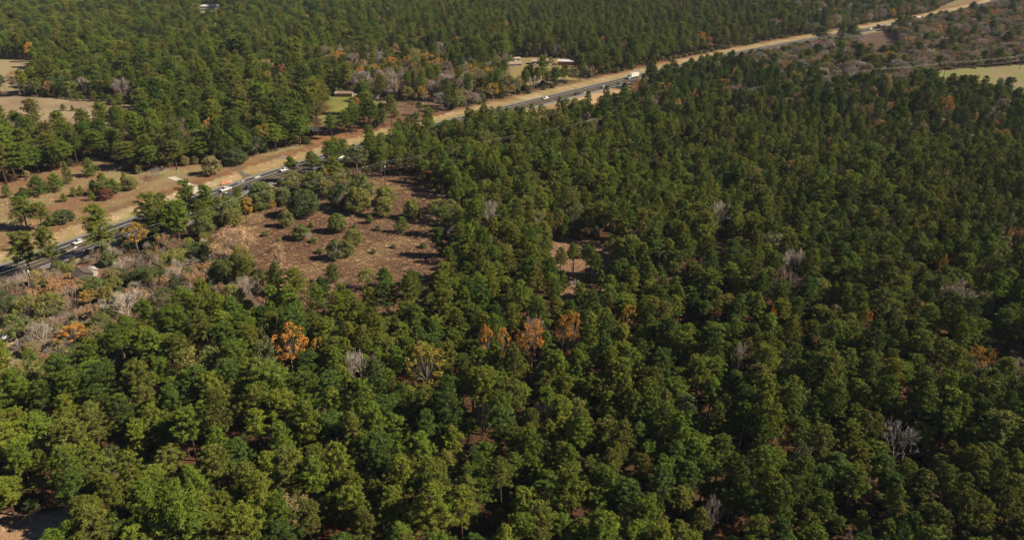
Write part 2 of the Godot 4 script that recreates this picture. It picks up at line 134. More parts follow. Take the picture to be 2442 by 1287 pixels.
var VEHICLES := [
	["pickup", Color(0.52, 0.52, 0.52), Vector2(-138.2, -343.2), null, 5.6, -1, "pickup_truck", "white pickup truck driving just past the orange barrels", ""],
	["pickup", Color(0.52, 0.52, 0.52), Vector2(-118.5, -373.9), null, 5.6, -1, "pickup_truck", "white pickup truck coming up beside the round roadside pines", ""],
	["car", Color(0.02, 0.021, 0.024), Vector2(-131.9, -333.0), null, 12.6, 1, "car", "black car half hidden by a roadside pine, below the white pickup", ""],
	["van", Color(0.015, 0.022, 0.05), Vector2(-124.7, -344.7), null, 12.6, 1, "van", "dark blue van in the near lane above the power cables", ""],
	["car", Color(0.02, 0.02, 0.022), Vector2(46.3, -550.3), null, 12.4, 1, "car", "black car on the far stretch by the sandy pull-out", ""],
	["van", Color(0.52, 0.52, 0.52), Vector2(69.1, -571.7), null, 12.4, 1, "van", "white van on the far stretch, between the black and the grey car", ""],
	["car", Color(0.12, 0.13, 0.14), Vector2(82.1, -586.9), null, 12.4, 1, "car", "grey car at the edge of the big tree shadow on the highway", ""],
	["truck", Color(0.22, 0.33, 0.42), Vector2(95.2, -611.0), null, 5.6, -1, "semi_truck", "semi truck with a white trailer on the far stretch of highway", ""],
	["van", Color(0.52, 0.52, 0.52), Vector2(25.8, -532.9), null, 5.6, -1, "van", "white van seen through a pine crown on the far stretch", ""],
	["car", Color(0.5, 0.5, 0.5), Vector2(-171.4, -277.7), null, 5.6, -1, "car", "light car behind the tall roadside pine in the left part", ""],
	["van", Color(0.7, 0.7, 0.7), Vector2(397.8, -877.9), null, 9.0, -1, "van", "white van standing at the far end beside the highway", ""],
	["truck", Color(0.7, 0.7, 0.7), Vector2(487.7, -961.1), null, 5.6, 1, "semi_truck", "white truck on the farthest stretch, upper right", ""],
	["car", Color(0.72, 0.71, 0.69), Vector2(-92.9, -395.1), null, 12.6, 1, "car", "pale car half hidden by the olive tree above the cables", ""],
	["car", Color(0.16, 0.42, 0.4), Vector2(-147.9, -244.7), Vector2(0.75, 0.66), 0.0, 1, "car", "teal car parked beside the grey-brown roofed house", ""],
	["pickup", Color(0.62, 0.63, 0.65), Vector2(-159.4, -204.7), Vector2(0.80, -0.60), 0.0, 1, "pickup_truck", "grey-white pickup parked among junk at the left edge", ""],
	["car", Color(0.52, 0.52, 0.52), Vector2(20.1, -661.8), Vector2(1.00, 0.10), 0.0, 1, "car", "white car parked in front of the middle tan-roofed house", ""]]
var BARRELS := [Vector2(-141.8, -350.8), Vector2(-141.3, -351.7), Vector2(-140.6, -352.5), Vector2(-140.0, -353.3), Vector2(-139.5, -354.0), Vector2(-139.1, -354.6), Vector2(-142.2, -353.0), Vector2(-140.9, -354.9)]
var TREES := [
	["round_bush", Vector2(-91.2, -309.5), 12.3, 15.0, "dark", "big dark round evergreen at the top left of the brown clearing", "the big dark round evergreen"],
	["round_bush", Vector2(-95.7, -297.0), 7.7, 6.7, "olive", "narrow olive bush left of the clearing's centre, below the big dark evergreen"],
	["round_bush", Vector2(-86.4, -284.0), 6.3, 7.8, "moss", "low mossy bush with a pale bare shrub at its right side"],
	["bare_tree", Vector2(-82.3, -281.0), 4.5, 3.9, "pale", "pale bare shrub leaning on the low mossy bush in the clearing"],
	["round_bush", Vector2(-80.0, -280.3), 2.5, 3.6, "lime", "tiny lime bush right of the pale bare shrub in the clearing"],
	["round_bush", Vector2(-72.7, -291.6), 8.4, 7.9, "moss", "lone oval green bush in the middle of the clearing", "the lone oval bush in the clearing"],
	["round_bush", Vector2(-63.4, -277.2), 7.1, 7.9, "olive", "round olive bush in the middle of the clearing, nearer than the oval one"],
	["round_bush", Vector2(-67.6, -264.2), 8.2, 7.8, "sage", "greyish bush in the lower clearing, left one of a touching pair"],
	["round_bush", Vector2(-63.5, -266.3), 7.4, 5.6, "olive", "olive bush in the lower clearing, right one of a touching pair"],
	["young_pine", Vector2(-45.9, -291.0), 6.8, 7.4, "pine", "dark green conical young pine alone in the right half of the clearing"],
	["round_bush", Vector2(-57.9, -324.6), 8.5, 10.4, "lime", "upper bush of the yellowish pair right of the clearing's bush cluster"],
	["round_bush", Vector2(-56.5, -308.7), 9.3, 8.6, "olive", "lower bush of the yellowish pair right of the clearing's bush cluster"],
	["round_bush", Vector2(-43.1, -306.9), 8.6, 8.6, "lime", "light green round bush alone in the upper right of the clearing"],
	["round_bush", Vector2(-61.2, -301.1), 4.0, 3.5, "moss", "very small round bush in the upper middle of the clearing"],
	["round_bush", Vector2(-68.0, -313.5), 11.7, 12.1, "olive", "large front bush of the cluster at the top of the clearing", "the clearing's bush cluster"],
	["round_bush", Vector2(-69.6, -329.8), 12.2, 12.0, "moss", "tall back bush of the cluster at the top of the clearing"],
	["round_bush", Vector2(-76.9, -319.5), 11.6, 12.5, "dark", "shaded dark bush in the cluster at the top of the clearing"],
	["round_bush", Vector2(-86.2, -332.9), 8.7, 9.5, "olive", "yellowish olive bush behind the big dark round evergreen"],
	["broad_tree", Vector2(-103.5, -340.2), 10.2, 11.8, "olive", "olive tree between the highway and the big dark round evergreen"],
	["round_bush", Vector2(-104.2, -323.4), 8.9, 7.5, "moss", "mossy bush left of the big dark round evergreen, by the roadside"],
	["round_bush", Vector2(-112.6, -319.4), 12.2, 12.0, "moss", "wide mossy bush behind the gold roadside bush"],
	["round_bush", Vector2(-108.6, -319.5), 4.3, 4.3, "gold", "small golden bush at the upper left rim of the clearing"],
	["round_bush", Vector2(-84.8, -296.4), 3.1, 2.7, "khaki", "tiny khaki sapling between the two left bushes of the clearing"],
	["broad_tree", Vector2(-81.1, -343.2), 9.2, 9.8, "olive", "olive tree above the bush cluster, under the cables"],
	["round_bush", Vector2(-93.1, -339.0), 11.1, 10.8, "moss", "green roadside bush right of the leaning pine, under the cables"],
	["pine", Vector2(-97.8, -354.4), 16.0, 9.9, "pine", "round-topped pine beside the highway, right of the white pickup"],
	["pine", Vector2(-108.6, -355.7), 13.0, 7.4, "pine", "smaller round-topped pine hiding the tail of the white pickup"],
	["open_pine", Vector2(-85.0, -348.0), 15.0, 9.3, "pine_yellow", "slanting pine below the highway, left of the large olive tree", "the slanting pine by the highway"],
	["broad_tree", Vector2(-80.0, -373.5), 13.0, 13.7, "sage", "large greyish olive tree beside the highway, above the cables", "the large olive tree by the highway"],
	["broad_tree", Vector2(-72.6, -360.6), 9.0, 6.4, "khaki", "khaki tree under the cables at the top corner of the clearing"],
	["pine", Vector2(-74.0, -379.2), 18.0, 8.9, "pine", "tall pine at the highway's edge, right of the large olive tree"],
	["pine", Vector2(-65.7, -360.8), 16.0, 8.0, "pine", "pine at the top corner of the clearing, trunk on orange needles"],
	["broad_tree", Vector2(-32.6, -302.6), 11.1, 9.3, "lime", "bright green tree at the right side of the clearing, left of a group"],
	["broad_tree", Vector2(-26.3, -300.1), 10.8, 10.6, "olive", "yellow-green tree at the right side of the clearing, centre of a group", "the yellow-green tree right of the clearing"],
	["young_pine", Vector2(-18.2, -302.6), 6.7, 4.9, "pine_yellow", "small bright pine at the right side of the clearing group"],
	["broad_tree", Vector2(-21.7, -285.5), 7.6, 8.4, "moss", "mossy tree in front of the yellow-green tree, clearing's right side"],
	["open_pine", Vector2(-28.1, -266.9), 12.0, 6.7, "pine_dark", "dark narrow pine standing at the clearing's right edge"],
	["pine", Vector2(-19.9, -265.9), 14.6, 8.3, "pine", "pine with bare trunk and long shadow at the clearing's right edge"],
	["bare_tree", Vector2(-8.6, -288.9), 15.2, 10.3, "ash", "large grey bare tree between the clearing and the pine stand", "the clearing's large grey bare tree"],
	["bare_tree", Vector2(-16.6, -288.9), 8.1, 4.9, "brown", "brownish bare tree left of the large grey bare one"],
	["broad_tree", Vector2(-9.4, -271.5), 6.9, 7.6, "sage", "greyish tree below the large grey bare tree"],
	["twiggy_tree", Vector2(-86.0, -251.1), 13.0, 6.6, "dusky", "tan-leaved tree with a white trunk in the lower left clearing", "the tan tree with white trunk"],
	["twiggy_tree", Vector2(-105.3, -261.4), 14.3, 16.0, "dusky", "broad pinkish-tan tree at the left end of the clearing", "the broad pinkish-tan tree"],
	["young_pine", Vector2(-64.6, -244.2), 7.3, 7.4, "pine_dark", "dark green young pine at the lower rim of the clearing", "the lower rim's dark pine"],
	["broad_tree", Vector2(-51.3, -239.0), 8.5, 6.5, "lime", "yellow-green tree at the lower rim of the clearing, left half of a clump"],
	["broad_tree", Vector2(-44.3, -238.2), 8.0, 5.7, "olive", "yellow-green tree at the lower rim of the clearing, right half of a clump"],
	["bare_tree", Vector2(-69.3, -240.7), 3.4, 4.6, "pale", "pale bare shrub left of the dark young pine, lower rim"],
	["bare_tree", Vector2(-60.5, -239.0), 4.7, 3.4, "pale", "pale bare shrub right of the dark young pine, lower rim"],
	["thin_tree", Vector2(-67.5, -230.1), 6.6, 5.9, "tan", "tan-leaved tree below the clearing's lower rim, by pale shrubs", "the tan tree at the lower rim"],
	["thin_tree", Vector2(-73.3, -230.9), 3.1, 4.5, "tan", "low tan-leaved bush left of the tan tree at the lower rim"],
	["bare_tree", Vector2(-64.1, -234.9), 3.8, 5.7, "pinkish", "pinkish bare shrub right of the tan tree at the lower rim"],
	["open_pine", Vector2(-145.6, -281.1), 20.0, 12.8, "pine_olive", "wide pine left of the tall crooked one, below the highway", "the wide roadside pine"],
	["open_pine", Vector2(-133.7, -279.0), 18.0, 12.3, "pine", "broad pine right of the wide roadside pine, above the gold-brown tree"],
	["open_pine", Vector2(-138.3, -300.7), 19.0, 9.5, "pine", "tall crooked pine whose top reaches above the driveway"],
	["open_pine", Vector2(-129.6, -300.8), 17.0, 8.6, "pine", "pine whose crown covers the highway left of the white pickup"],
	["pine", Vector2(-124.5, -322.7), 9.0, 5.8, "pine", "small pine in front of the dark blue van"],
	["leafy_tree", Vector2(-147.3, -271.0), 12.1, 10.6, "gold", "gold-brown round tree below the highway", "the gold-brown round tree"],
	["open_pine", Vector2(-157.9, -265.5), 21.0, 12.2, "pine_yellow", "very tall sparse pine crossing the highway, left part", "the very tall sparse pine"],
	["open_pine", Vector2(-168.8, -250.2), 19.0, 7.7, "pine_olive", "flat-topped pine with rusty vines on its trunk by the highway", "the flat-topped vine-clad pine"],
	["open_pine", Vector2(-179.1, -252.6), 16.0, 11.8, "pine_olive", "broad pine at the left edge above the highway cables"],
	["bare_tree", Vector2(-131.7, -286.6), 8.3, 5.8, "pale", "pale bare tree right of the broad roadside pines"],
	["bare_tree", Vector2(-137.2, -275.7), 4.7, 8.2, "pinkish", "pinkish bare shrub below the gold-brown round tree"],
	["round_bush", Vector2(-136.7, -309.3), 4.1, 6.1, "gold", "golden bush under the cables, left one of two"],
	["round_bush", Vector2(-128.1, -302.2), 4.1, 5.2, "yellow", "yellow bush under the cables, right one of two"],
	["round_bush", Vector2(-126.0, -285.7), 9.4, 7.8, "moss", "mossy tall bush right of the pale bare roadside tree"],
	["round_bush", Vector2(-118.9, -297.5), 8.5, 9.7, "olive", "olive bush left of the bare wooden pole"],
	["round_bush", Vector2(-125.0, -306.9), 10.1, 14.3, "moss", "wide mossy bush between highway and pole, under the cables"],
	["round_bush", Vector2(-116.7, -313.3), 7.4, 7.0, "gold", "rounded gold-brown bush right of the bare wooden pole", "the gold bush by the pole"],
	["round_bush", Vector2(-113.2, -316.0), 8.5, 7.4, "moss", "green bush right of the rounded gold-brown bush by the pole"],
	["round_bush", Vector2(-128.4, -260.0), 5.1, 14.4, "olive", "wide olive thicket in the scrub left of the clearing"],
	["round_bush", Vector2(-111.9, -254.1), 5.0, 6.6, "sage", "greyish bush in the scrub, left of the pinkish-tan tree's foot"],
	["round_bush", Vector2(-100.7, -253.0), 7.5, 11.3, "moss", "mossy bush at the foot of the broad pinkish-tan tree"],
	["bare_tree", Vector2(-153.5, -263.4), 5.9, 6.6, "pale", "pale bare tree right of the very tall sparse pine"],
	["bare_tree", Vector2(-142.9, -252.0), 7.0, 8.0, "pale", "pale bare tree in the scrub below the gold-brown tree"],
	["bare_tree", Vector2(-137.7, -260.5), 5.4, 7.0, "brown", "brown bare tree below the gold-brown round tree"],
	["bare_tree", Vector2(-124.9, -252.9), 5.3, 6.0, "pale", "pale bare shrub in the scrub under the olive thicket"],
	["bare_tree", Vector2(-119.9, -256.7), 4.9, 7.3, "grey", "grey bare shrub right of the olive thicket in the scrub"],
	["bare_tree", Vector2(-110.3, -260.5), 3.6, 6.1, "pale", "pale bare shrub left of the pinkish-tan tree's trunk"],
	["bare_tree", Vector2(-139.7, -254.8), 6.2, 6.0, "grey", "grey bare tree between the pale ones in the scrub"],
	["bare_tree", Vector2(-162.7, -274.6), 3.7, 6.0, "brown", "brown bare tree beside the very tall sparse pine's trunk"],
	["young_pine", Vector2(-213.1, -364.5), 9.0, 8.8, "pine", "round young pine alone in the yard beside the highway", "the round young pine in the yard"],
	["young_pine", Vector2(-222.8, -336.4), 9.3, 11.7, "pine_dark", "dark wide young pine in the yard, left half of a clump", "the clump of young pines in the yard"],
	["young_pine", Vector2(-218.2, -342.4), 8.3, 9.8, "pine", "wide young pine in the yard, right half of a clump"],
	["young_pine", Vector2(-217.7, -352.6), 10.7, 5.3, "pine_olive", "slender pine behind the clump of young pines in the yard"],
	["young_pine", Vector2(-192.0, -337.2), 10.1, 9.7, "pine", "tallest young pine of the group behind the red bush"],
	["young_pine", Vector2(-197.3, -337.2), 6.9, 7.1, "pine_dark", "dark young pine left of the red bush group's tallest"],
	["young_pine", Vector2(-188.3, -338.7), 7.0, 7.1, "pine", "young pine right of the tallest one behind the red bush"],
	["young_pine", Vector2(-189.5, -351.0), 6.0, 4.5, "pine_yellow", "small pointed young pine at the right of the yard group"],
	["round_bush", Vector2(-183.5, -344.5), 6.1, 7.9, "olive", "olive bush at the right end of the yard's pine group"],
	["young_pine", Vector2(-205.6, -334.5), 4.7, 4.5, "pine_yellow", "yellowish small pine in the yard's middle, left of two"],
	["young_pine", Vector2(-202.9, -335.7), 4.8, 3.8, "pine_yellow", "yellowish small pine in the yard's middle, right of two"],
	["young_pine", Vector2(-206.5, -327.7), 3.9, 4.4, "pine_yellow", "smallest yellowish pine standing in the yard's grass"],
	["young_pine", Vector2(-194.5, -329.0), 4.5, 4.0, "pine_yellow", "bright little pine left of the red bush"],
	["round_bush", Vector2(-188.3, -330.7), 5.3, 6.5, "red", "dark red bush in the yard beside the highway", "the red bush in the yard"],
	["young_pine", Vector2(-236.2, -333.5), 6.1, 5.5, "pine", "young pine at the yard's left edge"],
	["young_pine", Vector2(-227.4, -331.3), 5.3, 7.5, "pine_dark", "dark spreading young pine near the yard's left edge"],
	["pine", Vector2(-205.5, -295.7), 14.0, 9.9, "pine", "pine at the left of the trees between yard and highway"],
	["pine", Vector2(-197.1, -293.3), 12.0, 9.8, "pine_olive", "olive pine at the right of the trees between yard and highway", "the trees between yard and highway"],
	["broad_tree", Vector2(-206.5, -294.7), 9.7, 9.1, "moss", "mossy tree under the pines between yard and highway"],
	["round_bush", Vector2(-193.4, -302.5), 5.4, 10.3, "dark", "low dark bush right of the trees between yard and highway"],
	["round_bush", Vector2(-196.2, -299.4), 4.5, 6.5, "moss", "low mossy bush beside the low dark one"],
	["bare_tree", Vector2(-176.8, -360.8), 6.2, 11.3, "grey", "grey bare tree at the head of the concrete driveway", "the grey bare tree by the driveway"],
	["round_bush", Vector2(-152.2, -366.7), 9.6, 10.3, "khaki", "khaki bush between the two driveways"],
	["round_bush", Vector2(-146.0, -384.1), 8.2, 13.3, "dark", "dark bush behind the asphalt driveway"],
	["big_pine", Vector2(-247.3, -351.0), 22.1, 13.7, "pine_olive", "big pine at the yard's far left, by the frame edge"],
	["big_pine", Vector2(-241.6, -357.5), 18.7, 15.0, "pine", "big pine at the yard's left, second from the frame edge"],
	["big_pine", Vector2(-241.2, -380.0), 17.3, 14.6, "pine_olive", "big pine behind the yard's clump of young pines"],
	["big_pine", Vector2(-231.5, -374.6), 15.4, 13.9, "pine", "big olive pine left of the yard's deep shade"],
	["big_pine", Vector2(-199.0, -376.4), 14.3, 14.5, "pine_olive", "big pine right of the yard's deep shade, on the orange ground"],
	["big_pine", Vector2(-185.1, -372.8), 13.1, 13.3, "pine", "big pine left of the grey bare tree by the driveway"],
	["big_pine", Vector2(-173.7, -374.6), 15.4, 12.8, "pine_olive", "big pine behind the concrete driveway"],
	["big_pine", Vector2(-164.6, -389.3), 12.9, 13.2, "pine", "big pine behind the khaki bush between the driveways"],
	["big_pine", Vector2(-99.2, -440.3), 15.1, 7.8, "pine", "roadside pine with a bare trunk, first of the group by the lawn"],
	["big_pine", Vector2(-96.1, -443.3), 15.9, 7.5, "pine", "roadside pine with a bare trunk, second of the group by the lawn", "the bare-trunked pines by the lawn"],
	["big_pine", Vector2(-93.7, -445.4), 16.0, 7.9, "pine", "roadside pine with a bare trunk, third of the group by the lawn"],
	["big_pine", Vector2(-105.8, -432.4), 14.3, 8.4, "pine", "pine with its trunk beside the dark-roofed house"],
	["big_pine", Vector2(-96.6, -454.8), 14.9, 7.0, "pine", "back pine of the bare-trunked group by the lawn"],
	["pine", Vector2(-78.1, -403.5), 16.0, 8.2, "pine", "round pine standing at the highway's bend, in front of the sandy verge"],
	["thin_tree", Vector2(-155.0, -230.1), 8.5, 12.2, "rust", "wide rusty-orange tree below the grey-roofed house", "the wide rusty-orange tree"],
	["broad_tree", Vector2(-156.0, -213.7), 10.3, 10.5, "olive", "broad olive tree left in the scrub, below the rusty-orange one", "the broad olive tree in the scrub"],
	["broad_tree", Vector2(-150.5, -216.5), 9.9, 9.2, "olive", "olive tree right of the broad olive tree in the scrub"],
	["broad_tree", Vector2(-166.1, -216.5), 11.1, 8.5, "dark", "dark tree at the left edge of the scrub"],
	["leafy_tree", Vector2(-143.4, -226.2), 6.2, 6.6, "gold", "golden round tree right of the rusty-orange tree"],
	["round_bush", Vector2(-143.5, -232.5), 7.2, 9.6, "moss", "mossy bush hiding the teal car's front"],
	["bare_tree", Vector2(-125.2, -215.1), 12.0, 13.0, "pale", "large pale bare tree in the middle of the scrub", "the large pale bare tree in the scrub"],
	["leafy_tree", Vector2(-135.0, -200.3), 7.4, 10.6, "orange", "bright orange low tree left of the metal shed", "the orange tree by the metal shed"],
	["thin_tree", Vector2(-129.3, -202.2), 5.0, 5.0, "rust", "rusty tree right of the metal shed"],
	["thin_tree", Vector2(-137.8, -214.4), 5.8, 8.4, "tan", "tan thin-leaved tree above the metal shed"],
	["bare_tree", Vector2(-143.4, -198.7), 10.0, 7.9, "pale", "white-stemmed bare tree left of the bright orange tree", "the white-stemmed tree"],
	["thin_tree", Vector2(-147.9, -204.8), 7.0, 6.8, "khaki", "khaki thin tree behind the white-stemmed bare tree"],
	["bare_tree", Vector2(-149.2, -197.8), 4.6, 6.6, "pale", "pale low shrub at the lower left of the scrub"],
	["bare_tree", Vector2(-145.5, -213.7), 5.0, 5.2, "grey", "grey bare bush above the bright orange tree"],
	["bare_tree", Vector2(-112.0, -232.5), 5.8, 4.9, "pale", "pale bare bush right in the scrub, above a round pine"],
	["thin_tree", Vector2(-122.4, -237.4), 5.5, 7.2, "tan", "tan-orange tree in the scrub's upper right"],
	["bare_tree", Vector2(-120.7, -242.4), 7.7, 6.6, "pale", "pale bare tree in the scrub's upper right, behind the tan one"],
	["bare_tree", Vector2(-125.6, -234.1), 5.5, 5.6, "brown", "brown bare tree in the scrub, left of the tan-orange one"],
	["thin_tree", Vector2(-126.2, -227.7), 5.8, 5.5, "tan", "tan thin tree right of the large pale bare one's top"],
	["thin_tree", Vector2(-132.0, -230.1), 5.0, 3.7, "tan", "narrow tan tree behind the large pale bare tree"],
	["bare_tree", Vector2(-165.7, -244.2), 5.2, 7.8, "brown", "brown bare tree left of the grey-roofed house"],
	["bare_tree", Vector2(-176.1, -243.3), 5.6, 5.4, "pale", "pale thin bare tree under the cables at the left"],
	["round_bush", Vector2(-161.6, -247.7), 5.9, 5.1, "lime", "lime-green bush at the left wall of the grey-roofed house"],
	["round_bush", Vector2(-132.7, -243.3), 6.0, 10.0, "dark", "dark bush in the scrub right of the teal car"],
	["pine", Vector2(-101.3, -205.3), 17.0, 11.9, "pine", "big round pine at the right end of the scrub", "the big round pine by the scrub"],
	["broad_tree", Vector2(-130.5, -172.3), 12.0, 12.2, "olive", "broad olive tree at the left edge below the scrub", "the broad olive tree at the left edge"],
	["pine", Vector2(-134.2, -178.6), 12.0, 6.0, "pine", "dark pine in front of the pale low shrub at the left"],
	["leafy_tree", Vector2(-63.0, -182.9), 17.4, 11.1, "orange", "bright orange tree in the wood, largest of the orange ones", "the bright orange tree"],
	["leafy_tree", Vector2(-55.5, -184.6), 12.4, 5.1, "gold", "small golden tree right of the bright orange tree"],
	["bare_tree", Vector2(-42.0, -172.6), 16.5, 7.6, "pale", "pale bare tree in the wood between the orange and golden trees", "the pale bare tree in the wood"],
	["bare_tree", Vector2(-37.9, -173.3), 14.5, 4.4, "pinkish", "pinkish bare tree right of the pale bare tree"],
	["broad_tree", Vector2(-36.1, -170.6), 13.0, 5.5, "khaki", "khaki round tree below the pale bare tree", "the khaki round tree"],
	["leafy_tree", Vector2(-23.1, -171.3), 18.4, 11.5, "muted", "wide golden tree in the middle of the wood", "the wide golden tree"],
	["broad_tree", Vector2(-68.5, -178.8), 16.0, 7.7, "sage", "greyish broad tree left below the bright orange tree", "the greyish broad tree"],
	["leafy_tree", Vector2(-7.2, -182.9), 17.4, 6.1, "orange", "orange tree at the left end of the orange row", "the left end of the orange row"],
	["leafy_tree", Vector2(-2.8, -183.4), 16.4, 5.8, "orange", "second orange tree from the left end of the orange row"],
	["leafy_tree", Vector2(5.7, -186.6), 17.4, 7.5, "orange", "third orange tree of the orange row, with a ragged crown", "the third tree of the orange row"],
	["leafy_tree", Vector2(2.1, -186.6), 13.4, 4.1, "gold", "low golden tree between the second and third orange trees"],
	["leafy_tree", Vector2(14.8, -190.2), 16.4, 5.9, "orange", "fourth orange tree of the row, left half of the right pair"],
	["leafy_tree", Vector2(17.8, -189.2), 18.4, 5.2, "orange", "orange tree at the right end of the orange row", "the right end of the orange row"],
	["leafy_tree", Vector2(35.6, -200.6), 14.4, 6.2, "gold", "pale yellow tree standing alone right of the orange row", "the pale yellow tree"],
	["bare_tree", Vector2(63.1, -178.4), 15.5, 4.1, "ash", "small grey bare tree in the wood right of centre", "the small grey bare tree"],
	["pine", Vector2(22.0, -248.6), 13.8, 5.1, "pine", "left pine of the small clearing, on bare trunk", "the pines in the small clearing"],
	["pine", Vector2(22.7, -252.0), 11.3, 6.8, "pine", "pine in the small clearing, second from the left"],
	["pine", Vector2(27.4, -251.1), 12.1, 6.0, "pine_dark", "dark pine in the middle of the small clearing"],
	["pine", Vector2(28.1, -245.9), 13.2, 4.7, "pine", "pine on bare trunk at the right of the small clearing's group"],
	["young_pine", Vector2(26.4, -244.2), 3.7, 4.3, "pine_yellow", "yellowish young pine in front of the small clearing's pines"],
	["young_pine", Vector2(21.6, -282.7), 10.6, 4.8, "pine", "slender pine at the top left of the small clearing"],
	["round_bush", Vector2(45.3, -264.0), 10.3, 9.2, "olive", "round olive-gold bush at the right of the small clearing", "the small clearing's olive bush"],
	["broad_tree", Vector2(39.3, -267.4), 9.1, 8.0, "moss", "mossy tree at the upper right of the small clearing"],
	["bare_tree", Vector2(22.1, -239.0), 3.6, 5.0, "pale", "pale bare shrub at the near side of the small clearing"],
	["bare_tree", Vector2(1.8, -231.7), 4.8, 7.1, "pinkish", "pinkish bare thicket left below the small clearing", "the pinkish bare thicket"],
	["broad_tree", Vector2(11.0, -287.7), 11.4, 9.8, "olive", "olive tree left of the small clearing, largest there", "the small clearing's left olive tree"],
	["broad_tree", Vector2(6.2, -292.4), 12.0, 8.1, "olive", "olive tree behind the largest one, left of the small clearing"],
	["bare_tree", Vector2(83.7, -287.2), 16.5, 12.5, "ash", "grey-violet bare tree in the middle right pine stand", "the grey-violet bare tree"],
	["bare_tree", Vector2(98.0, -236.8), 17.5, 12.8, "ash", "wide grey bare tree standing out of the right half's pines", "the wide grey bare tree"],
	["broad_tree", Vector2(95.8, -255.2), 15.0, 13.4, "sage", "greyish broad tree right of the dark track"],
	["leafy_tree", Vector2(133.7, -348.5), 13.4, 8.9, "gold", "golden tree right of the middle, upper one of a pair", "the golden pair in the right half"],
	["thin_tree", Vector2(144.7, -361.6), 12.4, 12.3, "khaki", "khaki-gold tree behind the golden one in the right half"],
	["broad_tree", Vector2(117.0, -343.3), 12.0, 7.3, "khaki", "khaki tree left of the golden pair in the right half"],
	["thin_tree", Vector2(171.9, -394.6), 12.4, 6.0, "rust", "rusty-red tree among pines in the upper right"],
	["thin_tree", Vector2(190.7, -263.1), 13.4, 8.4, "tan", "tan tree at the right edge, upper half", "the tan tree at the right edge"],
	["leafy_tree", Vector2(151.8, -240.0), 13.4, 3.0, "gold", "small golden treetop in the right plantation", "the small golden treetop"],
	["thin_tree", Vector2(163.6, -234.5), 13.4, 2.5, "rust", "small rusty treetop in the right plantation"],
	["bare_tree", Vector2(144.1, -215.4), 15.5, 13.2, "mauve", "dark bare tree in the shade at the right", "the right side's dark bare tree"],
	["leafy_tree", Vector2(79.0, -200.0), 14.4, 2.4, "orange", "small orange treetop right of the pale yellow tree"],
	["leafy_tree", Vector2(106.4, -196.6), 14.4, 3.3, "orange", "narrow orange tree half hidden by pines at the right", "the narrow orange tree"],
	["leafy_tree", Vector2(124.6, -181.4), 11.4, 6.6, "gold", "left golden tree of three by the right-hand opening"],
	["leafy_tree", Vector2(131.6, -182.3), 11.4, 7.0, "gold", "middle golden tree of three by the right-hand opening", "the golden trio at the right"],
	["leafy_tree", Vector2(136.1, -182.2), 10.4, 3.1, "gold", "right golden tree of three by the right-hand opening"],
	["bare_tree", Vector2(140.8, -179.5), 8.1, 8.1, "brown", "dark branching bare tree in the right-hand opening"],
	["bare_tree", Vector2(131.6, -181.7), 7.1, 5.4, "grey", "grey bare tree left in the right-hand opening"],
	["round_bush", Vector2(135.1, -183.7), 3.6, 8.6, "sage", "greyish bush in the right-hand opening"],
	["leafy_tree", Vector2(65.2, -145.4), 12.4, 3.2, "red", "small crimson tree among the pines at the lower right", "the small crimson tree"],
	["bare_tree", Vector2(92.2, -144.2), 14.5, 10.7, "ash", "pale crooked bare tree in a dark gap at the lower right", "the pale crooked bare tree"],
	["bare_tree", Vector2(41.1, -118.7), 14.5, 5.0, "ash", "fan-shaped bare tree low in the right half", "the fan-shaped bare tree"],
	["thin_tree", Vector2(78.7, -128.5), 10.4, 3.2, "tan", "small tan treetop low in the right half", "the small tan treetop"],
	["broad_tree", Vector2(67.0, -137.4), 13.0, 5.5, "sage", "greyish tree left of the small tan treetop"],
	["broad_tree", Vector2(-108.4, -138.9), 13.0, 5.9, "khaki", "khaki-brown tree above the sandy opening", "the sandy opening's khaki tree"],
	["bare_tree", Vector2(-7.4, -151.4), 14.5, 4.9, "brown", "brown bare tree in a dark gap low in the middle", "the brown bare tree low in the middle"],
	["pine", Vector2(-111.2, -128.1), 10.1, 8.6, "pine_yellow", "yellow-green pine at the back of the sandy opening", "the pine at the sandy opening"],
	["young_pine", Vector2(-103.1, -133.5), 9.0, 3.6, "pine_yellow", "slender young pine in the dark gap above the sandy opening"],
	["pine", Vector2(-84.4, -114.3), 15.0, 5.6, "pine_yellow", "pine right of the sandy opening, casting the long shadow"],
	["young_pine", Vector2(-300.1, -501.1), 4.5, 4.5, "pine_dark", "left one of two small trees alone in the tan field"],
	["young_pine", Vector2(-293.7, -500.6), 3.6, 3.2, "pine_dark", "right one of two small trees alone in the tan field", "the two small trees in the tan field"],
	["young_pine", Vector2(-283.3, -513.3), 4.6, 4.6, "pine_dark", "small pine in the tan field, in front of the bushy row"],
	["young_pine", Vector2(-270.1, -509.6), 4.0, 3.6, "pine", "little pine at the right side of the tan field"],
	["young_pine", Vector2(-320.8, -535.9), 3.7, 3.1, "pine_olive", "first young pine from the left in the row along the tan field"],
	["young_pine", Vector2(-312.3, -533.6), 5.3, 4.6, "pine", "second young pine from the left in the row along the tan field"],
	["young_pine", Vector2(-305.7, -530.2), 4.9, 4.5, "pine_olive", "third young pine from the left in the row along the tan field"],
	["young_pine", Vector2(-300.7, -528.6), 4.1, 3.8, "pine", "fourth young pine from the left in the row along the tan field"],
	["young_pine", Vector2(-293.1, -529.3), 6.6, 6.8, "pine_olive", "fifth young pine from the left in the row along the tan field"],
	["young_pine", Vector2(-286.7, -528.6), 6.0, 6.0, "pine", "sixth young pine from the left in the row along the tan field"],
	["young_pine", Vector2(-278.3, -520.5), 6.3, 6.7, "pine_olive", "seventh young pine from the left in the row along the tan field"],
	["young_pine", Vector2(-270.1, -517.4), 7.7, 8.1, "pine", "eighth young pine from the left in the row along the tan field"],
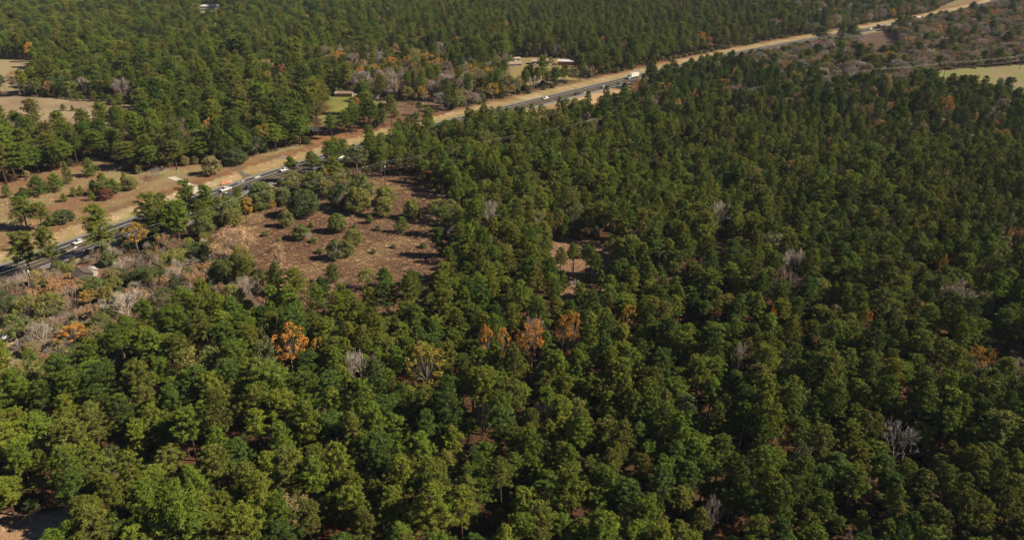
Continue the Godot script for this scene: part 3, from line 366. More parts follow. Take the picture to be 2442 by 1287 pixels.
	["young_pine", Vector2(-267.2, -520.5), 6.3, 6.0, "pine_olive", "ninth young pine from the left in the row along the tan field"],
	["young_pine", Vector2(-261.2, -522.1), 6.7, 8.2, "pine", "tenth young pine from the left in the row along the tan field"],
	["leafy_tree", Vector2(-421.0, -679.2), 17.4, 13.7, "orange", "orange tree beside the small upper field at the left", "the orange tree by the upper field"],
	["leafy_tree", Vector2(-359.6, -552.1), 16.4, 16.5, "rust", "rusty brown tree at the left edge above the tan field", "the rusty tree at the left edge"],
	["leafy_tree", Vector2(-418.2, -760.2), 15.4, 9.4, "orange", "small orange treetop far in the upper left woods"],
	["leafy_tree", Vector2(-289.8, -611.7), 15.4, 8.6, "gold", "golden treetop in the upper left woods"],
	["leafy_tree", Vector2(-252.4, -616.5), 15.4, 8.7, "orange", "orange treetop in the woods above the tan field's right end"],
	["leafy_tree", Vector2(-283.8, -674.6), 14.4, 6.3, "rust", "rusty treetop in the upper left woods"],
	["leafy_tree", Vector2(-141.7, -629.9), 17.4, 17.7, "orange", "orange tree at the left end of the far autumn strip", "the far strip's left end"],
	["leafy_tree", Vector2(-107.8, -595.0), 13.4, 13.1, "gold", "golden low tree in the far autumn strip"],
	["leafy_tree", Vector2(-97.1, -616.5), 15.4, 15.4, "orange", "orange tree in the far autumn strip, third from the left"],
	["leafy_tree", Vector2(-84.4, -621.4), 15.4, 10.7, "gold", "golden tree in the far autumn strip, fourth from the left"],
	["leafy_tree", Vector2(-70.1, -629.6), 16.4, 18.6, "gold", "widest golden tree of the far autumn strip", "the widest golden strip tree"],
	["leafy_tree", Vector2(-58.7, -609.4), 15.4, 13.3, "gold", "golden tree right of the widest one in the far autumn strip"],
	["leafy_tree", Vector2(-31.1, -599.4), 13.4, 12.2, "gold", "golden tree near the right end of the far autumn strip"],
	["leafy_tree", Vector2(-17.3, -581.9), 13.4, 14.6, "gold", "golden tree at the right end of the far autumn strip"],
	["twiggy_tree", Vector2(-110.8, -563.7), 14.5, 16.8, "grey", "grey bare tree behind the mobile home", "the mobile home's grey tree"],
	["twiggy_tree", Vector2(-89.5, -558.7), 15.5, 12.8, "grey", "tall grey bare tree right above the mobile home"],
	["twiggy_tree", Vector2(-103.3, -528.9), 11.5, 10.3, "grey", "grey bare tree right at the mobile home's back wall"],
	["twiggy_tree", Vector2(-49.4, -556.7), 13.5, 15.7, "pinkish", "pinkish bare tree in the far autumn strip"],
	["twiggy_tree", Vector2(-83.3, -494.7), 7.8, 10.7, "pinkish", "pinkish bare shrub in the dark field by the mobile home"],
	["young_pine", Vector2(-75.3, -483.3), 5.9, 5.9, "pine_olive", "small olive pine alone in the dark field"],
	["pine", Vector2(-60.5, -487.5), 9.1, 6.3, "pine_dark", "dark pine at the right of the dark field"],
	["twiggy_tree", Vector2(-47.6, -509.6), 10.2, 12.4, "grey", "round grey bare tree beside the highway verge"],
	["leafy_tree", Vector2(-59.5, -518.9), 10.0, 6.7, "gold", "gold-topped tree left of the round grey bare tree"],
	["leafy_tree", Vector2(-139.5, -417.3), 13.4, 10.2, "gold", "golden tree by the roadside wood, left of the lawn", "the golden tree left of the lawn"],
	["leafy_tree", Vector2(-133.5, -418.9), 11.4, 4.8, "orange", "small orange tree right of the golden one near the highway"],
	["leafy_tree", Vector2(103.3, -527.2), 13.4, 10.0, "gold", "gold-orange tree by the power line, left one of two", "the power line's gold pair"],
	["leafy_tree", Vector2(109.3, -523.0), 12.4, 8.3, "gold", "gold-orange tree by the power line, right one of two"],
	["leafy_tree", Vector2(180.3, -742.9), 16.4, 10.3, "orange", "orange tree at the forest's edge by the far highway"],
	["leafy_tree", Vector2(151.8, -544.8), 12.4, 12.9, "gold", "golden tree right of the highway's bend, among pines"],
	["leafy_tree", Vector2(62.1, -863.5), 14.4, 9.2, "rust", "rusty treetop far in the upper middle woods"],
	["leafy_tree", Vector2(29.7, -879.0), 12.4, 17.4, "khaki", "khaki treetops far in the upper middle woods"],
	["broad_tree", Vector2(33.4, -659.9), 7.4, 6.8, "lime", "round yellow-green tree between the two far houses", "the far homestead's yellow tree"],
	["leafy_tree", Vector2(35.7, -633.0), 6.4, 9.5, "khaki", "brownish tree in front of the far homestead"],
	["leafy_tree", Vector2(5.4, -571.9), 9.6, 5.7, "gold", "gold-yellow tree beside the verge, below the far homestead"],
	["twiggy_tree", Vector2(-3.7, -596.9), 5.3, 8.5, "pinkish", "pinkish bare tree left of the gold-yellow verge tree"],
	["broad_tree", Vector2(12.8, -590.1), 13.7, 10.6, "pine_dark", "dark tree left of the grey trunk below the far homestead"],
	["broad_tree", Vector2(26.6, -586.1), 8.5, 6.4, "moss", "mossy round tree on a thin trunk at the verge"],
	["broad_tree", Vector2(32.3, -588.8), 8.0, 5.9, "moss", "second mossy round tree at the verge, right of the first"],
	["broad_tree", Vector2(39.1, -595.5), 10.2, 6.5, "dark", "dark dense tree at the verge, right of the round ones"],
	["broad_tree", Vector2(371.3, -579.2), 6.5, 5.4, "dark", "left of two small round trees in the green pasture"],
	["broad_tree", Vector2(382.0, -580.9), 6.5, 6.3, "dark", "right of two small round trees in the green pasture", "the two small trees in the pasture"],
	["big_pine", Vector2(335.9, -772.9), 20.0, 20.6, "pine_dark", "dark big pine left of the dark ploughed field", "the dark pine by the ploughed field"],
	["big_pine", Vector2(302.8, -770.3), 18.0, 20.6, "pine_dark", "dark pine group's left tree near the far highway"],
	["big_pine", Vector2(322.0, -765.2), 20.0, 9.7, "pine_dark", "slim dark pine left of the big pine by the ploughed field"],
	["leafy_tree", Vector2(311.9, -680.3), 13.4, 13.0, "gold", "golden tree in the bottomland below the ploughed field", "the golden tree in the bottomland"],
	["leafy_tree", Vector2(429.7, -814.4), 12.4, 16.6, "rust", "rust-orange tree in the bottomland, left of two"],
	["leafy_tree", Vector2(448.9, -818.5), 12.4, 19.3, "rust", "rust-orange tree in the bottomland, right of two", "the rust-orange pair in the bottomland"],
	["leafy_tree", Vector2(315.1, -561.1), 10.4, 12.7, "yellow", "yellow low tree at the near edge of the green pasture"],
	["leafy_tree", Vector2(237.5, -472.5), 12.4, 10.1, "rust", "rusty treetop among pines below the power line, right"],
	["thin_tree", Vector2(269.8, -407.3), 12.4, 12.2, "tan", "tan treetop near the right edge above the plantation", "the right edge's tan treetop"],
	["leafy_tree", Vector2(193.9, -444.3), 12.4, 6.6, "gold", "golden treetop left of the tan ones in the mixed band"],
	["leafy_tree", Vector2(213.2, -430.1), 12.4, 10.7, "tan", "tan treetop in the middle of the mixed band"],
	["pine", Vector2(-144.3, -291.6), 17.0, 8.4, "pine_olive", "pine between the wide roadside pine and the tall crooked one"],
	["pine", Vector2(-135.8, -277.0), 16.0, 8.5, "pine", "pine in front of the broad roadside pine, left of its trunk"],
	["pine", Vector2(-141.7, -277.0), 16.0, 7.6, "pine_olive", "lower pine in front of the wide roadside pine"],
	["pine", Vector2(17.6, -246.2), 13.0, 5.8, "pine_olive", "olive pine at the left side of the small clearing"],
	["pine", Vector2(30.3, -242.8), 12.0, 5.7, "pine", "pine at the right side of the small clearing, in front of the mossy tree"],
	["young_pine", Vector2(17.8, -235.9), 9.0, 4.1, "pine", "young pine at the lower left of the small clearing"],
	["pine", Vector2(30.3, -229.0), 12.0, 4.7, "pine_yellow", "yellowish pine at the lower right of the small clearing"],
	["round_bush", Vector2(-102.0, -287.1), 2.2, 3.1, "moss", "small low mossy shrub of the clearing, at its left end"],
	["round_bush", Vector2(-56.0, -292.8), 2.5, 2.9, "sage", "small low greyish shrub of the clearing, right of the lone oval bush"],
	["round_bush", Vector2(-75.1, -269.9), 2.4, 3.0, "olive", "small low olive shrub of the clearing, left of the touching pair"],
	["round_bush", Vector2(-54.4, -269.8), 1.9, 2.2, "moss", "small low mossy shrub of the clearing, right of the touching pair"],
	["round_bush", Vector2(-46.7, -275.0), 1.9, 2.5, "khaki", "small low khaki shrub of the clearing, below the dark conical pine"],
	["round_bush", Vector2(-66.3, -295.1), 2.0, 2.4, "sage", "small low greyish shrub of the clearing, beside the very small round bush"],
	["round_bush", Vector2(-35.2, -275.1), 2.4, 3.0, "moss", "small low mossy shrub of the clearing, near its right edge"],
	["round_bush", Vector2(-94.4, -280.4), 2.2, 2.6, "khaki", "small low khaki shrub of the clearing, above the tan white-trunked tree"],
	["broad_tree", Vector2(-151.5, -240.7), 4.3, 5.8, "moss", "mossy tree half hiding the grey-brown roofed house"],
	["round_bush", Vector2(-141.5, -240.0), 4.4, 5.9, "olive", "olive bush in front of the teal car"],
	["round_bush", Vector2(-152.3, -235.7), 3.4, 4.9, "khaki", "khaki bush before the grey-brown roofed house"],
	["bare_tree", Vector2(145.0, -184.5), 6.0, 5.4, "ash", "ashy bare tree at the far right of the right-hand opening"],
	["thin_tree", Vector2(149.0, -186.3), 4.2, 4.5, "tan", "tan tree at the right edge in the right-hand opening"],
	["bare_tree", Vector2(134.2, -177.8), 4.4, 5.3, "ash", "ashy bare tree in front of the greyish bush, right-hand opening"],
	["round_bush", Vector2(144.2, -180.5), 4.5, 6.3, "khaki", "khaki bush at the right edge below the opening"],
	["round_bush", Vector2(144.5, -188.7), 1.9, 4.2, "khaki", "khaki bush under the golden trio at the right"],
	["round_bush", Vector2(128.9, -179.7), 3.0, 4.8, "sage", "greyish bush at the left end of the right-hand opening"],
	["thin_tree", Vector2(148.5, -189.8), 4.2, 3.3, "rust", "rusty small tree right of the golden trio"],
]
var MARKS := [[Vector2(-106.9, -125.4), "the lower left sandy opening"], [Vector2(98.3, -112.8), "the lower right corner"], [Vector2(0.8, -112.8), "the bottom edge's middle"], [Vector2(-119.2, -147.0), "the left edge, low down"], [Vector2(123.0, -150.4), "the right edge, low down"], [Vector2(-48.6, -114.2), "the bottom edge's left half"], [Vector2(51.5, -110.8), "the bottom edge's right half"], [Vector2(37.9, -147.0), "the right half's low stand"], [Vector2(85.4, -121.3), "the lower right wood"], [Vector2(-48.9, -134.7), "the lower left wood"], [Vector2(-83.7, -134.7), "the dark gap low on the left"], [Vector2(25.6, -263.4), "the small clearing with pines"], [Vector2(-110.7, -297.3), "the brown clearing's left part"], [Vector2(-26.6, -271.3), "the brown clearing's right edge"], [Vector2(373.5, -601.9), "the green pasture"], [Vector2(-308.6, -511.3), "the tan field at the left"], [Vector2(-94.4, -493.8), "the dark field by the mobile home"], [Vector2(-202.4, -357.6), "the yard beside the highway"], [Vector2(-154.8, -248.8), "the grey-roofed house in the scrub"]]



# ---------------------------------------------------------------- helpers
func numbered(called: String) -> String:
	var n: int = used.get(called, 0)
	used[called] = n + 1
	return called if n == 0 else "%s_%03d" % [called, n]


func tag(o: Node, label: String, category := "", group := "", kind := "") -> void:
	if label: o.set_meta("label", label)
	if category: o.set_meta("category", category)
	if group: o.set_meta("group", group)
	if kind: o.set_meta("kind", kind)


func thing(called: String, label: String, category: String, at: Vector3, turn := 0.0, group := "") -> Node3D:
	var o := Node3D.new()
	o.name = numbered(called)
	o.position = at
	o.rotation.y = turn
	add_child(o)
	tag(o, label, category, group)
	return o


func part(parent: Node, called: String, mesh: Mesh, m: Material, at := Vector3.ZERO, rot := Vector3.ZERO) -> MeshInstance3D:
	var o := MeshInstance3D.new()
	o.name = called
	o.mesh = mesh
	if m:
		for i in mesh.get_surface_count(): o.set_surface_override_material(i, m)
	o.position = at
	o.rotation = rot
	parent.add_child(o, true)
	return o


func box(x: float, y: float, z: float) -> BoxMesh:
	var b := BoxMesh.new()
	b.size = Vector3(x, y, z)
	return b


func drum(r: float, h: float, r2 := -1.0, sides := 12) -> CylinderMesh:
	var c := CylinderMesh.new()
	c.bottom_radius = r
	c.top_radius = r if r2 < 0.0 else r2
	c.height = h
	c.radial_segments = sides
	c.rings = 1
	return c


func mat(c: Color, rough := 0.8, metal := 0.0) -> StandardMaterial3D:
	var m := StandardMaterial3D.new()
	m.albedo_color = c.linear_to_srgb()
	m.roughness = rough
	m.metallic = metal
	return m


func noise_tex(freq: float, low: float, high: float, seed_: int, octaves := 4, size := 512) -> NoiseTexture2D:
	var key := "%s %s %s %s %s" % [freq, low, high, seed_, octaves]
	if noises.has(key): return noises[key]
	var n := FastNoiseLite.new()
	n.noise_type = FastNoiseLite.TYPE_SIMPLEX_SMOOTH
	n.frequency = freq
	n.fractal_octaves = octaves
	n.seed = seed_
	var t := NoiseTexture2D.new()
	t.width = size
	t.height = size
	t.seamless = true
	t.noise = n
	var g := Gradient.new()
	g.set_color(0, Color(low, low, low))
	g.set_color(1, Color(high, high, high))
	t.color_ramp = g
	noises[key] = t
	return t


func grained(c: Color, tex: Texture2D, metres: float, rough := 0.95) -> StandardMaterial3D:
	var m := mat(c, rough)
	m.albedo_texture = tex
	m.uv1_triplanar = true
	m.uv1_world_triplanar = true
	m.uv1_scale = Vector3.ONE / metres
	m.metallic_specular = 0.2
	return m


func mesh_of(b: Buf) -> ArrayMesh:
	var a := []
	a.resize(Mesh.ARRAY_MAX)
	a[Mesh.ARRAY_VERTEX] = b.v
	a[Mesh.ARRAY_COLOR] = b.c
	var m := ArrayMesh.new()
	if b.v.size(): m.add_surface_from_arrays(Mesh.PRIMITIVE_TRIANGLES, a)
	return m


func quad(b: Buf, p: Vector3, q: Vector3, r: Vector3, s: Vector3, col := Color.WHITE) -> void:
	b.v.append_array(PackedVector3Array([p, q, r, p, r, s]))
	for i in 6: b.c.append(col)


func limb(b: Buf, p: Vector3, q: Vector3, r1: float, r2: float, sides := 5, col := Color.WHITE) -> void:
	var d := (q - p).normalized()
	var u := d.cross(Vector3.UP if absf(d.y) < 0.9 else Vector3.RIGHT).normalized()
	var w := d.cross(u)
	for i in sides:
		var a0 := TAU * i / sides
		var a1 := TAU * (i + 1) / sides
		var e0 := u * cos(a0) + w * sin(a0)
		var e1 := u * cos(a1) + w * sin(a1)
		quad(b, p + e0 * r1, p + e1 * r1, q + e1 * r2, q + e0 * r2, col)


func rnd_dir() -> Vector3:
	var y := rng.randf_range(-1.0, 1.0)
	var a := rng.randf() * TAU
	var r := sqrt(1.0 - y * y)
	return Vector3(r * cos(a), y, r * sin(a))


# a tuft of needles or leaves: small pointed faces that turn mostly outwards
func clump(b: Buf, at: Vector3, r: float, n: int, long: float, wide: float, col: Color, squash := 0.8, up := 0.25, spiky := 0.6) -> void:
	for i in n:
		var d := rnd_dir()
		d.y += up
		d = d.normalized()
		var p := at + Vector3(d.x, d.y * squash, d.z) * r * rng.randf_range(0.55, 1.0)
		var nrm := (d + rnd_dir() * 0.75).normalized()
		var t := (nrm.cross(rnd_dir()).normalized() + d * spiky).normalized()
		var s := nrm.cross(t).normalized()
		var k := rng.randf_range(0.8, 1.2)
		var l := long * rng.randf_range(0.7, 1.25)
		b.v.append(p + t * l * 0.6)
		b.v.append(p - t * l * 0.4 + s * wide * 0.5)
		b.v.append(p - t * l * 0.4 - s * wide * 0.5)
		var cc := Color(col.r * k, col.g * k, col.b * k)
		b.c.append(cc)
		b.c.append(cc)
		b.c.append(cc)


func shade(spread: float, warm: float) -> Color:
	var k := rng.randf_range(1.0 - spread, 1.0 + spread)
	var w := rng.randf_range(-warm, warm)
	return Color(k * (1.0 + w), k, k * (1.0 - w * 0.6))


# ---------------------------------------------------------------- tree shapes
func keep(kind: String, trunk: Buf, crown: Buf, h: float, w: float) -> void:
	if not shapes.has(kind): shapes[kind] = []
	shapes[kind].append({"trunk": mesh_of(trunk), "crown": mesh_of(crown), "h": h, "w": w})


func make_pine(kind: String, H: float, R: float, base: float, whorls: int, per: int, cr: float, leaves: int, flat := 0.55, gappy := 0.0) -> void:
	var t := Buf.new()
	var c := Buf.new()
	var bend := Vector3(rng.randf_range(-1, 1), 0, rng.randf_range(-1, 1)) * H * 0.02
	var axis := func(f: float) -> Vector3: return Vector3(0, f * H, 0) + bend * sin(f * 2.6)
	for i in 7:
		var f0 := i / 7.0
		var f1 := (i + 1) / 7.0
		limb(t, axis.call(f0), axis.call(f1), 0.017 * H * (1.0 - f0 * 0.93), 0.017 * H * (1.0 - f1 * 0.93), 6)
	var turn := rng.randf() * TAU
	for w in whorls:
		var f := (w + rng.randf_range(0.1, 0.9)) / whorls
		var prof := R * pow(1.0 - f, flat) * minf(1.0, 0.62 + f * 2.2)
		turn += 2.4
		var n := per + rng.randi_range(-1, 1)
		for k in n:
			if rng.randf() < gappy: continue
			var a := turn + TAU * (k + rng.randf_range(-0.3, 0.3)) / n
			var len_ := maxf(0.5, prof * rng.randf_range(0.55, 1.2))
			var root: Vector3 = axis.call(lerpf(base, 0.97, f))
			var dir := Vector3(cos(a), lerpf(0.02, 0.75, f) + rng.randf_range(-0.12, 0.15), sin(a))
			var tip := root + dir * len_
			limb(t, root, tip, 0.011 * R + 0.03, 0.02, 3)
			var tone := shade(0.28, 0.14)
			for s in [1.0, 0.7, 0.42]:
				if len_ * s < 1.0 and s < 0.9: continue
				var side: Vector3 = Vector3(-sin(a), 0, cos(a)) * rng.randf_range(-0.3, 0.3) * len_ * (0.4 + 0.6 * s)
				var at: Vector3 = root.lerp(tip, s) + side + Vector3(0, rng.randf_range(-0.15, 0.35) * cr, 0)
				clump(c, at, cr * rng.randf_range(0.72, 1.2) * (0.8 + 0.2 * s), leaves, cr * 1.0, cr * 0.25, tone, 0.66, 0.35, 0.8)
	clump(c, axis.call(1.0), cr * 0.8, leaves, cr * 0.8, cr * 0.28, shade(0.15, 0.08), 1.1)
	keep(kind, t, c, H, R * 2.0)


func make_round(kind: String, H: float, R: float, low: float, lobes: int, lr: float, leaves: int, leaf: float, holes := 0.0, slim := 0.62) -> void:
	var t := Buf.new()
	var c := Buf.new()
	var mid := lerpf(low, 1.0, 0.42) * H
	limb(t, Vector3.ZERO, Vector3(0.1, mid, 0.05), 0.022 * H, 0.012 * H, 6)
	for i in lobes:
		var d := rnd_dir()
		if d.y < -0.75: d.y *= -1.0
		var rr := rng.randf_range(0.55, 1.0) if i % 3 == 0 else rng.randf_range(0.82, 1.05)
		var up := (1.0 - low) * H * 0.58 if d.y > 0.0 else (mid - low * H)
		var p := Vector3(d.x * (R - lr * 0.6) * rr, mid + d.y * maxf(0.2, up - lr * 0.5) * rr, d.z * (R - lr * 0.6) * rr)
		if rng.randf() < holes: continue
		limb(t, Vector3(0, mid * 0.55, 0), p, 0.006 * H, 0.015, 3)
		clump(c, p, lr * rng.randf_range(0.75, 1.25), leaves, leaf, leaf * slim, shade(0.2, 0.10), 0.85, 0.2, 0.15 if slim > 0.5 else 0.9)
	keep(kind, t, c, H, R * 2.0)


func fork(t: Buf, p: Vector3, d: Vector3, len_: float, r: float, deep: int, ends: Array, fat: float, spread: float) -> void:
	var bent := (d + rnd_dir() * 0.16).normalized()
	var m := p + bent * len_ * 0.55
	var q := m + (bent + rnd_dir() * 0.25 + Vector3(0, 0.08, 0)).normalized() * len_ * 0.5
	limb(t, p, m, r, r * 0.82, 4 if r > 0.06 else 3, Color.WHITE * rng.randf_range(0.8, 1.2))
	limb(t, m, q, r * 0.82, r * 0.62, 4 if r > 0.06 else 3, Color.WHITE * rng.randf_range(0.8, 1.2))
	if deep <= 0:
		ends.append(q)
		return
	var n := 3 if rng.randf() < 0.88 else 2
	for k in n:
		var start := q if k < 2 else p.lerp(q, rng.randf_range(0.45, 0.85))
		fork(t, start, (bent + rnd_dir() * spread + Vector3(0, 0.12, 0)).normalized(), len_ * rng.randf_range(0.62, 0.84), maxf(r * 0.6, fat), deep - 1, ends, fat, spread)


func make_bare(kind: String, H: float, deep: int, spread: float, leafy := 0, fat := 0.024) -> void:
	var t := Buf.new()
	var c := Buf.new()
	var ends := []
	var stem := H * 0.22
	limb(t, Vector3.ZERO, Vector3(0.1, stem, 0), 0.022 * H, 0.018 * H, 6)
	for k in 4:
		var a := TAU * (k + rng.randf() * 0.6) / 4.0
		fork(c if not leafy else t, Vector3(0.1, stem * rng.randf_range(0.75, 1.0), 0), Vector3(cos(a) * 0.85, 1.0, sin(a) * 0.85).normalized(), H * 0.27, 0.011 * H, deep, ends, fat, spread)
	var top := 0.0
	var wide := 0.0
	for e in ends:
		top = maxf(top, e.y)
		wide = maxf(wide, Vector2(e.x, e.z).length())
	for e in ends:
		if leafy and rng.randf() < 0.94: clump(c, e, 0.048 * H, leafy, 0.036 * H, 0.022 * H, shade(0.22, 0.08), 0.9, 0.2, 0.2)
	keep(kind, t, c, top, wide * 1.65)


func make_shapes() -> void:
	for i in 10: make_pine("pine", 17.0, 4.0, rng.randf_range(0.44, 0.58), 13, 7, rng.randf_range(0.50, 0.68), 36, rng.randf_range(0.32, 0.75), 0.12)
	for i in 5: make_pine("slim_pine", 14.0, 2.8, rng.randf_range(0.46, 0.58), 11, 6, rng.randf_range(0.44, 0.58), 32, rng.randf_range(0.35, 0.7), 0.1)
	for i in 6: make_pine("big_pine", 22.0, 5.4, rng.randf_range(0.36, 0.48), 14, 7, rng.randf_range(0.70, 0.90), 40, rng.randf_range(0.32, 0.6), 0.12)
	for i in 3: make_pine("open_pine", 20.0, 4.8, rng.randf_range(0.26, 0.40), 13, 5, 0.92, 42, 0.36, 0.16)
	for i in 2: make_pine("young_pine", 8.0, 3.6, 0.10, 11, 6, 0.62, 28, 0.75)
	for i in 4: make_round("round_bush", 7.0, 3.6, 0.0, 120, 0.85, 60, 0.36)
	for i in 4: make_round("broad_tree", 12.0, 5.0, 0.22, 70, 1.15, 52, 0.46, 0.12)
	for i in 4: make_round("leafy_tree", 13.0, 5.0, 0.36, 72, 0.82, 40, 0.40, 0.22)
	for i in 3: make_bare("thin_tree", 12.0, 4, 0.75, 13, 0.03)
	for i in 4: make_bare("bare_tree", 12.0, 5, 0.72, 0, 0.036)
	for i in 4: make_round("twiggy_tree", 10.0, 4.6, 0.28, 80, 0.85, 46, 0.75, 0.15, 0.16)


func leaf_mat(tint: Color) -> StandardMaterial3D:
	if not leaf_mats.has(tint):
		var m := mat(tint, 0.75)
		m.vertex_color_use_as_albedo = true
		m.metallic_specular = 0.25
		m.cull_mode = BaseMaterial3D.CULL_DISABLED
		m.backlight_enabled = true
		m.backlight = Color(0.28, 0.28, 0.28)
		leaf_mats[tint] = m
	return leaf_mats[tint]


# ---------------------------------------------------------------- where things are
func road_side(p: Vector2) -> float:          # metres south (+) or north (-) of the white edge line, 999 when far
	var best := 60.0
	var got := 999.0
	for i in road_cells.get(Vector2i((p / 40.0).floor()), []):
		var a := road[i]
		var b := road[i + 1]
		var q := Geometry2D.get_closest_point_to_segment(p, a, b)
		var d := p.distance_to(q)
		if d < best:
			best = d
			got = d * signf((b - a).cross(p - a))
	return got


func lay_road(pts: Array) -> void:
	var p := PackedVector2Array(pts)
	for k in 3:
		var q := PackedVector2Array([p[0]])
		for i in p.size() - 1:
			q.append(p[i].lerp(p[i + 1], 0.25))
			q.append(p[i].lerp(p[i + 1], 0.75))
		q.append(p[p.size() - 1])
		p = q
	road = p
	for i in p.size() - 1:
		var n := int(p[i].distance_to(p[i + 1]) / 20.0) + 1
		for s in n + 1:
			var c := Vector2i((p[i].lerp(p[i + 1], s / float(n)) / 40.0).floor())
			for dx in [-1, 0, 1]:
				for dz in [-1, 0, 1]:
					var k := c + Vector2i(dx, dz)
					if not road_cells.has(k): road_cells[k] = []
					if not road_cells[k].has(i): road_cells[k].append(i)


func along(metres: float, side: float) -> Array:        # a point beside the road, and the road's heading there
	var left := metres
	for i in road.size() - 1:
		var l := road[i].distance_to(road[i + 1])
		if left <= l or i == road.size() - 2:
			var d := (road[i + 1] - road[i]).normalized()
			return [road[i] + d * left + Vector2(-d.y, d.x) * side, d]
		left -= l
	return []


func station(p: Vector2) -> Vector2:                    # (metres along the road, metres south of its edge line)
	var run := 0.0
	var best := 1e9
	var out := Vector2.ZERO
	for i in road.size() - 1:
		var q := Geometry2D.get_closest_point_to_segment(p, road[i], road[i + 1])
		if p.distance_to(q) < best:
			best = p.distance_to(q)
			out = Vector2(run + road[i].distance_to(q), best * signf((road[i + 1] - road[i]).cross(p - road[i])))
		run += road[i].distance_to(road[i + 1])
	return out


func inside(poly: PackedVector2Array, lo: Vector2, hi: Vector2, p: Vector2) -> bool:
	return p.x > lo.x and p.x < hi.x and p.y > lo.y and p.y < hi.y and Geometry2D.is_point_in_polygon(p, poly)


func bounded(z: Dictionary) -> void:
	var lo := Vector2(1e9, 1e9)
	var hi := -lo
	for p in z.poly:
		lo = lo.min(p)
		hi = hi.max(p)
	z.lo = lo
	z.hi = hi


func ground_color(p: Vector2) -> Color:
	var n := wild.get_noise_2d(p.x, p.y)
	var f := patchy.get_noise_2d(p.x, p.y)
	var litter := Color(0.155, 0.078, 0.040).lerp(Color(0.10, 0.065, 0.038), clampf(0.5 + n * 1.3, 0, 1))
	var c := litter
	if zone_at(p).has("duff"): c = Color(0.27, 0.205, 0.15).lerp(Color(0.20, 0.14, 0.095), clampf(0.5 + n * 1.3, 0, 1))
	var w := p + Vector2(wild.get_noise_2d(p.x * 2.0 + 500, p.y * 2.0), wild.get_noise_2d(p.x * 2.0, p.y * 2.0 + 900)) * 7.0
	for z in OPEN:
		if inside(z.poly, z.lo, z.hi, w):
			c = (z.a as Color).lerp(z.b, clampf(0.5 + n * 1.0 + f * 0.45, 0, 1))
			if z.has("c"): c = c.lerp(z.c, clampf((n * 1.2 + f * 0.5 - 0.12) * 2.5, 0, 0.8))
	var s := road_side(p)
	if absf(s) < 60.0:
		var j := s + f * 3.5 + n * 2.0
		var grass := Color(0.27, 0.28, 0.075).lerp(Color(0.46, 0.38, 0.15), clampf(0.5 + f * 2.0, 0, 1))
		var mown := 0.5 + 0.5 * sin(s * 2.1 + n * 5.0)
		var sand := Color(0.66, 0.52, 0.33).lerp(Color(0.56, 0.39, 0.22), clampf(0.4 + n * 1.4, 0, 1))
		var rusty := Color(0.36, 0.175, 0.085).lerp(Color(0.24, 0.15, 0.085), clampf(0.5 + f * 1.6, 0, 1))
		if s < 0.0:
			if j > -4.5: c = grass.lerp(sand, 0.35 * mown)
			elif j > -13.0: c = sand.lerp(grass, clampf(f * 2.5 + 0.3 * mown, 0, 0.75))
			elif j > -20.0: c = c.lerp(rusty, 0.8)
		elif j < 21.0: c = sand.lerp(grass, 0.35)
		elif j < 24.0: c = grass.lerp(c, 0.5)
	return c


func lay_ground() -> void:
	var b := Buf.new()
	for blk in [[-400.0, 400.0, -500.0, -50.0, 2.5], [-960.0, 960.0, -1310.0, -500.0, 6.0]]:
		var s: float = blk[4]
		var nx := int((blk[1] - blk[0]) / s)
		var nz := int((blk[3] - blk[2]) / s)
		var row := []
		for j in nz + 1:
			var now := PackedColorArray()
			now.resize(nx + 1)
			var z: float = blk[2] + j * s
			for i in nx + 1:
				var x: float = blk[0] + i * s
				now[i] = ground_color(Vector2(x, z)) if absf(x) < -z * 0.74 + 60.0 else Color(0.2, 0.11, 0.06)
			if j:
				for i in nx:
					var x0: float = blk[0] + i * s
					var z0 := z - s
					b.v.append_array(PackedVector3Array([Vector3(x0, 0, z0), Vector3(x0 + s, 0, z0), Vector3(x0 + s, 0, z), Vector3(x0, 0, z0), Vector3(x0 + s, 0, z), Vector3(x0, 0, z)]))
					b.c.append_array(PackedColorArray([row[i], row[i + 1], now[i + 1], row[i], now[i + 1], now[i]]))
			row = now
	var far := Color(0.09, 0.085, 0.045)
	var o := -0.4
	quad(b, Vector3(-9000, o, -9000), Vector3(9000, o, -9000), Vector3(9000, o, 4000), Vector3(-9000, o, 4000), far)
	var m := grained(Color(0.86, 0.86, 0.86), noise_tex(0.035, 0.5, 1.0, 5, 6), 9.0)
	m.vertex_color_use_as_albedo = true
	var g := part(self, "ground", mesh_of(b), m)
	g.set_meta("kind", "structure")


func strip(pts: PackedVector2Array, from: float, to: float, y: float) -> ArrayMesh:
	var b := Buf.new()
	var e := []
	for i in pts.size():
		var d := (pts[mini(i + 1, pts.size() - 1)] - pts[maxi(i - 1, 0)]).normalized()
		var n := Vector2(-d.y, d.x)
		var p := pts[i] + n * from
		var q := pts[i] + n * to
		e.append([Vector3(p.x, y, p.y), Vector3(q.x, y, q.y)])
	for i in e.size() - 1: quad(b, e[i][0], e[i + 1][0], e[i + 1][1], e[i][1])
	return mesh_of(b)


func road_piece(a: float, b: float, step := 6.0) -> PackedVector2Array:
	var out := PackedVector2Array()
	var n := maxi(1, int((b - a) / step))
	for i in n + 1: out.append(along(lerpf(a, b, i / float(n)), 0.0)[0])
	return out


func flat_poly(pts: Array, y: float) -> ArrayMesh:
	var b := Buf.new()
	var p := PackedVector2Array(pts)
	var t := Geometry2D.triangulate_polygon(p)
	for i in t:
		b.v.append(Vector3(p[i].x, y, p[i].y))
		b.c.append(Color.WHITE)
	return mesh_of(b)


